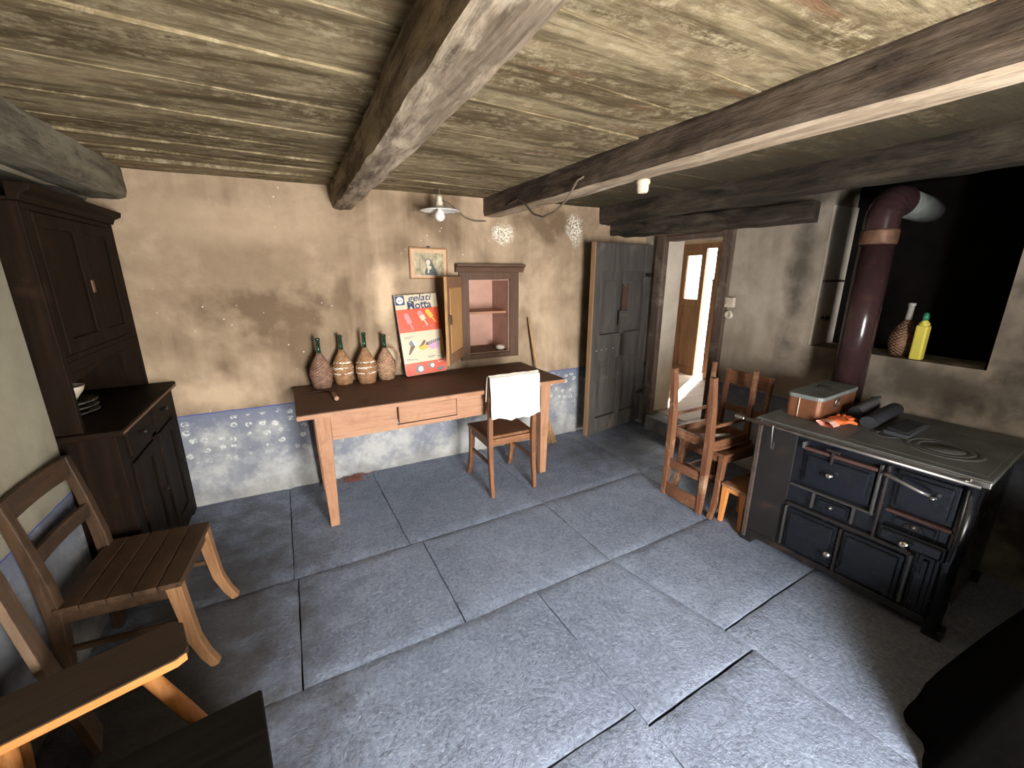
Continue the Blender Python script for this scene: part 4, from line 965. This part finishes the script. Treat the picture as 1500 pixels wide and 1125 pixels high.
ch = thing('low_chest', 'low black wooden chest in the near left corner of the floor', 'chest', (-0.475, 0.885, 0), math.radians(9))
CW, CD, CH = 0.29, 0.27, 0.40
MB().box(-CW + 0.01, CW - 0.012, -CD + 0.01, CD - 0.012, 0, CH - 0.022).build('chest_body', wood('black_chest', (0.006, 0.005, 0.004), (0.012, 0.0095, 0.0075), 'X', 0.75, 1.0, (0.06, 0.05, 0.04), 0.1, 0.25, 0.06), ch, 0.004)
MB().box(-CW, CW, -CD, CD, CH - 0.022, CH).build('lid', wood('black_chest', (0.006, 0.005, 0.004), (0.012, 0.0095, 0.0075), 'X', 0.75), ch, 0.006)

# dry peelings by the skirting under the table
rnd = random.Random(8)
b = MB()
for i in range(46):
    x, y = rnd.gauss(0.25, 0.055), rnd.uniform(3.20, 3.30); a = rnd.uniform(0, PI); l = rnd.uniform(0.012, 0.04)
    dx, dy = math.cos(a) * l, math.sin(a) * l * 0.5
    b.bars([(x - dx, y - dy, 0.006), (x, y, 0.010 + rnd.uniform(0, 0.012)), (x + dx, y + dy, 0.006)], (0.008, 0.002), (0.3, 1, 0.1))
pe = b.build('dry_peelings', plain('dry_peel', (0.28, 0.085, 0.04), 0.7, 0, 0.4))
pe['kind'] = 'stuff'; tag(pe, 'red-brown dry peelings on the floor along the wall under the table', 'litter')

# ------------------------------------------------------------------ cast iron stove
stv = thing('kitchen_stove', 'old black cast iron kitchen range standing against the right wall', 'stove', (2.268, 1.375, 0), math.radians(-84.6))
SWD, SDP, STZ = 0.905, 0.79, 0.80
# local: x along the front from the left end, y depth, front faces -y
b = MB().box(0.03, SWD - 0.02, 0.03, SDP, 0.05, STZ - 0.022)
b.build('body', M_STOVE, stv, 0.004)
MB().box(0.028, 0.215, 0.022, 0.034, 0.055, STZ - 0.03).build('side_sheet', M_STOVE_SIDE, stv, 0.003)
MB().box(0.010, 0.034, 0.012, 0.04, 0.03, STZ - 0.02).build('corner_post', plain('rusty_post', (0.13, 0.095, 0.075), 0.5, 0.5, 0.5), stv, 0.004)
MB().lathe([(0.03, 0.03), (0.03, STZ - 0.03)], (SWD - 0.035, 0.035, 0), 20).build('corner_post', M_STOVE, stv)
MB().box(0.0, SWD + 0.012, -0.002, SDP + 0.005, STZ - 0.022, STZ).build('cooktop', M_STOVE_TOP, stv, 0.005)
b = MB().box(0.0, SWD + 0.012, -0.012, -0.002, STZ - 0.030, STZ - 0.004); b.build('front_edge', M_STEEL, stv, 0.004)
def ringm(cx, cy, r0, r1): return MB().lathe([(r0, STZ - 0.002), (r0 + 0.002, STZ + 0.0025), (r1 - 0.002, STZ + 0.0025), (r1, STZ - 0.002)], (cx, cy, 0), 36)
hp = MB().box(0.42, SWD - 0.01, 0.05, 0.60, STZ - 0.002, STZ + 0.001).build('hotplate', M_STOVE_TOP, stv, 0.002)
MB().lathe([(0.0, STZ - 0.002), (0.075, STZ - 0.002), (0.075, STZ + 0.0025), (0.0, STZ + 0.003)], (0.71, 0.28, 0), 36).build('hotplate_ring', M_STOVE_TOP, hp)
ringm(0.71, 0.28, 0.078, 0.108).build('hotplate_ring', M_STOVE_TOP, hp)
ringm(0.71, 0.28, 0.111, 0.142).build('hotplate_ring', M_STOVE_TOP, hp)
ringm(0.50, 0.28, 0.03, 0.058).build('hotplate_ring', M_STOVE_TOP, hp)
b = MB().tube([(-0.075, -0.035, STZ - 0.018), (SWD - 0.01, -0.035, STZ - 0.022)], 0.0095, 12)
rail_ = b.build('towel_rail', M_STEEL, stv)
b = MB(); b.x = Matrix.Translation((-0.075, -0.035, STZ - 0.018)) @ Matrix.Rotation(-PI / 2, 4, 'Y')
b.lathe([(0.0095, -0.03), (0.014, -0.026), (0.014, -0.012), (0.0095, -0.006), (0.013, 0.004), (0.015, 0.014), (0.010, 0.026), (0.0, 0.03)], n=14); b.build('finial', M_CHROME, rail_)
for x in (0.03, SWD - 0.05): MB().tube([(x, -0.035, STZ - 0.018), (x, 0.0, STZ - 0.012)], 0.008, 8).build('rail_bracket', M_CHROME, rail_)
for x in (0.0, SWD - 0.06): MB().box(x, x + 0.07, 0.02, 0.09, 0.0, 0.05).build('foot', M_STOVE_SIDE, stv, 0.006)
for x in (0.02, SWD - 0.06): MB().box(x, x + 0.06, SDP - 0.1, SDP - 0.04, 0.0, 0.05).build('foot', M_STOVE_SIDE, stv, 0.006)
MB().box(0.04, SWD - 0.03, 0.016, 0.03, 0.05, 0.085).build('plinth', M_STOVE_SIDE, stv, 0.003)
def knob(x, z, parent, r_=0.016, y=0.0): return MB().lathe([(0.006, 0), (0.006, 0.012), (r_ * 0.8, 0.016), (r_, 0.026), (r_ * 0.75, 0.036), (0, 0.040)], (x, y, z), 16, 'Y').build('knob', M_CHROME, parent, label='bright steel knob')
def panel(name, x0, x1, z0, z1, y0=0.004, frame_=0.018, mat=M_STOVE):
    b = MB().box(x0, x1, y0 + 0.012, 0.032, z0, z1)
    b.box(x0 + frame_, x1 - frame_, y0, y0 + 0.013, z0 + frame_, z1 - frame_)
    return b.build(name, mat, stv, 0.008, seg=3)
# upper left fire door with its frame bars
d_ = panel('oven_door', 0.265, 0.565, 0.505, 0.690); knob(0.40, 0.605, d_, 0.017, 0.004)
MB().box(0.262, 0.57, 0.002, 0.030, 0.695, 0.712).build('trim_bar', M_RBAR, stv, 0.003)
MB().box(0.225, 0.59, 0.004, 0.030, 0.475, 0.487).build('trim_bar', M_BAR, stv, 0.003)
MB().box(0.575, 0.588, 0.002, 0.030, 0.475, 0.735).build('trim_bar', M_BAR, stv, 0.003)
lt = MB().box(0.385, 0.395, -0.006, 0.03, 0.66, 0.735).box(0.36, 0.42, -0.010, 0.004, 0.725, 0.74).build('latch', M_IRON, stv, 0.002)
for x in (0.25,): MB().box(x, x + 0.012, 0.0, 0.03, 0.70, 0.735).build('hinge', M_STEEL, stv, 0.002)
# ash slot between bars
d_ = panel('ash_door', 0.35, 0.50, 0.392, 0.462, 0.010, 0.012); MB().lathe([(0.007, 0), (0.011, 0.012), (0, 0.018)], (0.425, 0.010, 0.43), 12, 'Y').build('knob', M_STEEL, d_)
for x in (0.335, 0.51): MB().box(x, x + 0.010, 0.004, 0.03, 0.385, 0.475).build('trim_bar', M_BAR, stv, 0.002)
MB().box(0.225, 0.75, 0.008, 0.030, 0.352, 0.370).build('trim_bar', M_STOVE_SIDE, stv, 0.003)
# lower doors
d_ = panel('warming_door', 0.235, 0.475, 0.095, 0.335); knob(0.462, 0.185, d_, 0.019, 0.004)
MB().box(0.222, 0.232, 0.002, 0.03, 0.10, 0.345).build('trim_bar', M_BAR, stv, 0.003)
d_ = panel('warming_door', 0.495, 0.735, 0.095, 0.335)
MB().box(0.480, 0.490, 0.004, 0.03, 0.08, 0.34).build('trim_bar', M_STOVE_SIDE, stv, 0.002)
MB().box(0.748, 0.762, 0.0, 0.03, 0.105, 0.36).build('trim_bar', M_BAR, stv, 0.004)
panel('coal_door', 0.772, SWD - 0.075, 0.095, 0.375, 0.012)
# right side fire door with lever, damper and drawer
d_ = panel('fire_door', 0.635, 0.845, 0.545, 0.735)
MB().tube([(0.600, 0.0, 0.700), (0.612, -0.022, 0.708), (0.66, -0.034, 0.700), (0.73, -0.034, 0.682), (0.76, -0.022, 0.672)], [0.012, 0.011, 0.0085, 0.0085, 0.008], 10).build('lever_handle', M_STEEL, d_, label='bright lever handle')
knob(0.775, 0.665, d_, 0.011, 0.004)
MB().box(0.630, 0.85, 0.002, 0.03, 0.525, 0.540).build('trim_bar', M_RBAR, stv, 0.004)
d_ = panel('damper', 0.655, 0.815, 0.462, 0.520, 0.012, 0.012); MB().lathe([(0.007, 0), (0.013, 0.010), (0, 0.018)], (0.735, 0.012, 0.492), 12, 'Y').build('knob', M_STEEL, d_)
b = MB()
b.prism([(0.735 + 0.035 * math.cos(PI * a / 8), 0.475 + 0.03 * math.sin(PI * a / 8)) for a in range(9)], 0.004, 0.014, 'Y'); b.build('damper_arch', M_IRON, d_, 0.002)
d_ = panel('ash_drawer', 0.625, 0.855, 0.382, 0.452, -0.012, 0.010); knob(0.73, 0.415, d_, 0.021, -0.012)
MB().tube([(0.862, 0.0, 0.74), (0.866, -0.002, 0.60), (0.868, 0.0, 0.40)], 0.004, 6).build('trim_rod', M_BAR, stv)
MB().box(0.60, 0.612, 0.006, 0.03, 0.36, 0.74).build('trim_bar', M_STOVE_SIDE, stv, 0.003)
# wire hook on the rail
hk = MB().tube([tuple(MATS[stv] @ Vector(p_)) for p_ in ((0.118, -0.0365, 0.7965), (0.116, -0.05, 0.788), (0.118, -0.049, 0.74), (0.124, -0.047, 0.66), (0.130, -0.040, 0.655), (0.128, -0.036, 0.70))], 0.0035, 6).build('wire_hook', M_STEEL)
tag(hk, 'thin wire hook hanging from the stove rail near its left end', 'hook')

# stove pipe
sp = thing('stovepipe', 'brown enamelled stovepipe rising from the stove and bending into the flue', 'pipe', (3.03, 1.305, STZ + 0.001))
MB().tube([(0, 0, 0.0), (0, 0, 0.96)], 0.084, 32).build('pipe', M_PIPE, sp)
MB().lathe([(0.087, 0.95), (0.088, 0.97), (0.088, 1.02), (0.086, 1.03)], n=32).build('collar', M_RUST, sp)
b = MB()
pts = []; rr = []
for i in range(8): pts.append((0, 0, 1.02 + 0.01 * i)); rr.append(0.083)
R_ = 0.115
for i in range(1, 25):
    a = PI / 2 * i / 24
    pts.append((R_ - R_ * math.cos(a), -0.01 * i / 24, 1.09 + R_ * 0.86 * math.sin(a))); rr.append(0.083 + (0.003 if i % 4 == 0 else 0))
b.tube(pts, rr, 32); b.build('elbow', M_PIPE, sp)
ex = pts[-1]
MB().tube([(ex[0], ex[1], ex[2]), (ex[0] + 0.02, ex[1], ex[2])], 0.086, 28).build('collar', M_PIPE, sp)
MB().tube([(ex[0] + 0.02, ex[1], ex[2]), (ex[0] + 0.40, ex[1], ex[2] - 0.03)], 0.075, 28).build('flue_pipe', M_ALU, sp, label='pale grey metal flue pipe')
MB().lathe([(0.096, 0.0), (0.096, 0.012), (0.085, 0.02)], n=28).build('base_collar', M_IRON, sp)

# things on the stove
tin = thing('tin_box', 'copper-brown tin box with grey lid on the left end of the stove', 'box', (2.70, 1.27, STZ + 0.001), math.radians(-84.6))
def rrect(hx, hy, r_, n=5):
    o = []
    for cx, cy, a0 in ((hx - r_, hy - r_, 0), (-hx + r_, hy - r_, 90), (-hx + r_, -hy + r_, 180), (hx - r_, -hy + r_, 270)):
        for i in range(n + 1):
            a = math.radians(a0 + 90 * i / n); o.append((cx + r_ * math.cos(a), cy + r_ * math.sin(a)))
    return o
MCOP = plain('copper_brown_tin', (0.24, 0.095, 0.045), 0.38, 0.35, 0.35, 10)
tb_ = MB().prism(rrect(0.088, 0.235, 0.03), 0, 0.118).build('box_body', MCOP, tin, 0.003)
ld = MB().prism(rrect(0.092, 0.24, 0.033), 0.112, 0.136).build('lid', plain('grey_green_lid', (0.19, 0.205, 0.19), 0.5, 0.2, 0.3, 9), tin, 0.004)
MB().tube([(-0.035, 0.0, 0.137), (-0.03, 0, 0.15), (0.03, 0, 0.15), (0.035, 0, 0.137)], 0.005, 8).build('lid_handle', M_IRON, ld)
MB().tube([(0.094 + 0.004 * math.sin(i * PI / 8), -0.05 + 0.028 * math.cos(i * PI / 8), 0.085 + 0.028 * math.sin(i * PI / 8)) for i in range(17)], 0.0035, 6).build('ring_handle', M_STEEL, tin)
MB().tube([(-0.02, -0.237, 0.118), (-0.02, -0.239, 0.04), (-0.02, -0.238, 0.004)], 0.003, 6).build('string', M_PORC, tin)

M_GLV = plain('orange_rubber', (0.85, 0.17, 0.04), 0.5, 0, 0.12, 20)
gv = thing('orange_gloves', 'crumpled orange rubber gloves on the stove in front of the tin box', 'gloves', (2.545, 1.105, STZ + 0.002))
b = MB()
def palm(u, v_):
    a = 2 * PI * u; r_ = math.sin(PI * v_) ** 0.5
    p_ = Vector((0.075 * r_ * math.cos(a), 0.045 * r_ * math.sin(a), 0.016 - 0.016 * math.cos(PI * v_)))
    k = noise.noise(p_ * 30) * 0.007
    return (p_.x + k, p_.y - k, max(0, p_.z + k))
b.grid(palm, 24, 10); b.build('palm', M_GLV, gv)
for i, (x0, y0, x1, y1) in enumerate(((0.05, -0.025, 0.115, -0.045), (0.06, -0.012, 0.135, -0.012), (0.06, 0.005, 0.13, 0.02), (0.05, 0.02, 0.11, 0.045), (0.0, -0.035, 0.04, -0.075))):
    MB().tube([(x0, y0, 0.016), ((x0 + x1) / 2, (y0 + y1) / 2, 0.022), (x1, y1, 0.012)], [0.011, 0.011, 0.008], 8).build('glove_finger', M_GLV, gv)
b = MB()
def cuff(u, v_):
    a = 2 * PI * u
    return (-0.06 - 0.06 * v_, 0.040 * math.cos(a) + 0.008 * math.sin(3 * a), 0.016 + 0.015 * math.sin(a))
b.grid(cuff, 20, 4); b.build('cuff', plain('pale_rubber', (0.85, 0.45, 0.36), 0.5, 0, 0.1), gv)

def roll(name, label, cat, p0, p1, r_, mat, capmat, flat=1.0):
    p0, p1 = Vector(p0), Vector(p1); ax = p1 - p0
    t_ = thing(name, label, cat, (p0 + p1) / 2 - Vector((0, 0, r_ * flat)), math.atan2(ax.y, ax.x))
    L = ax.length / 2
    b = MB()
    def f(u, v_):
        a = 2 * PI * u; k = 1 + 0.05 * noise.noise(Vector((math.cos(a), math.sin(a), v_ * 5)))
        return (-L + 2 * L * v_, r_ * k * math.cos(a), r_ * flat * (1 + (k if math.sin(a) > 0 else 1) * math.sin(a)))
    b.grid(f, 28, 12); b.build('roll_body', mat, t_)
    n = 20
    for xe in (-L, L):
        MB().add([(xe, r_ * 0.98 * math.cos(2 * PI * i / n), r_ * flat * (1 + 0.98 * math.sin(2 * PI * i / n))) for i in range(n)], [tuple(range(n))]).build('roll_end', capmat, t_)
    return t_
M_GREYF = plain('grey_cloth', (0.13, 0.135, 0.14), 0.85, 0, 0.3, 40)
M_DARKF = plain('matt_black', (0.022, 0.024, 0.030), 0.8, 0, 0.3, 40)
g_ = roll('grey_roll', 'grey rolled cloth behind the orange gloves on the stove', 'roll', (2.71, 1.10, STZ + 0.036), (3.00, 1.14, STZ + 0.036), 0.034, M_GREYF, M_DARKF)
MB().tube([(0.17, 0, 0.04), (0.20, 0.02, 0.055), (0.21, -0.015, 0.07)], [0.014, 0.012, 0.006], 8).build('black_tip', M_DARKF, g_)
roll('black_roll', 'black rolled cloth between the grey roll and the flat black folder', 'roll', (2.60, 0.99, STZ + 0.034), (3.02, 1.04, STZ + 0.034), 0.038, M_DARKF, M_DARKF, 0.85)
fd = thing('black_folder', 'flat black folded cloth nearest the hotplates on the stove', 'cloth', (2.74, 0.885, STZ + 0.002), math.radians(5))
MB().prism([(-0.16, -0.055), (0.16, -0.055), (0.17, 0.045), (-0.15, 0.05)], 0.0, 0.022).build('folded_cloth', plain('slate_cloth', (0.045, 0.048, 0.055), 0.7, 0, 0.25, 40), fd, 0.008, seg=3)
MB().prism([(-0.14, -0.045), (0.10, -0.05), (0.12, 0.03), (-0.12, 0.04)], 0.022, 0.03).build('flap', M_DARKF, fd, 0.003)

# bottle and jug on the flue sill
yb_ = thing('yellow_bottle', 'yellow plastic bottle with green cap on the sill of the flue', 'bottle', (3.25, 1.085, 1.096))
MB().prism(rrect(0.028, 0.028, 0.010, 3), 0, 0.20).build('bottle_body', plain('yellow_plastic', (0.72, 0.62, 0.10), 0.35, 0, 0.06), yb_, 0.006)
MB().lathe([(0.027, 0.20), (0.024, 0.215), (0.013, 0.228), (0.012, 0.235)], n=18).build('bottle_shoulder', plain('yellow_plastic', (0.72, 0.62, 0.10), 0.35), yb_)
MB().lathe([(0.014, 0.230), (0.014, 0.255), (0.009, 0.272), (0, 0.275)], n=16).build('cap', plain('green_cap', (0.03, 0.25, 0.13), 0.4), yb_)
jg = thing('wicker_jug', 'brown wicker jug with pale neck behind the yellow bottle in the flue', 'jug', (3.33, 1.19, 1.096))
MB().lathe([(0.055, 0), (0.07, 0.06), (0.072, 0.11), (0.05, 0.17), (0.024, 0.21), (0.02, 0.22)], n=24).build('wicker_cover', wicker('sooty_wicker', (0.20, 0.10, 0.055), (0.26, 0.14, 0.08)), jg)
MB().lathe([(0.018, 0.21), (0.015, 0.30), (0.019, 0.305), (0.019, 0.32), (0.012, 0.322), (0.011, 0.3)], n=16).build('neck', plain('pale_neck', (0.42, 0.40, 0.36), 0.2), jg)
sr = thing('wall_ledge', 'narrow wooden ledge on the pale left side of the flue recess', 'ledge', (3.36, 1.655, 1.53))
MB().box(-0.14, 0.10, -0.022, -0.001, 0, 0.014).build('ledge_strip', frame('X'), sr, 0.002)
kb = thing('iron_knob', 'small black iron knob on the pale side of the flue recess', 'knob', (3.30, 1.655, 1.285))
MB().lathe([(0.006, 0), (0.006, 0.02), (0.018, 0.028), (0.018, 0.04), (0, 0.046)], n=14, axis='Y').build('knob_head', M_IRON, kb)
MB().lathe([(0.012, 0.0005), (0.012, 0.004), (0, 0.004)], n=14, axis='Y').build('knob_plate', M_IRON, kb)

# made-up black heap standing in for an unclear dark area and floor shadow
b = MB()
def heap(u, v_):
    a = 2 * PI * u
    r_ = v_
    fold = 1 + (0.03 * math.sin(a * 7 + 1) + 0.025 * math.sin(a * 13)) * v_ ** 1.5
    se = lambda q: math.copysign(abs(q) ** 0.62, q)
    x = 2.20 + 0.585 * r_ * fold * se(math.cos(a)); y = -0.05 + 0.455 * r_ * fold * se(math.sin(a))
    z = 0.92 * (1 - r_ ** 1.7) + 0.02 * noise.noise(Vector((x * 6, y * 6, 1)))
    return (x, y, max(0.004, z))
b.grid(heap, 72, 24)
hp = b.build('matt_black', plain('filler_black', (0.0035, 0.003, 0.0028), 0.95, 0, 0.3, 40, 0.3, 0.03), recalc=False)
tag(hp, 'made-up black heap filling in an unclear dark area right of the stove', 'cloth')
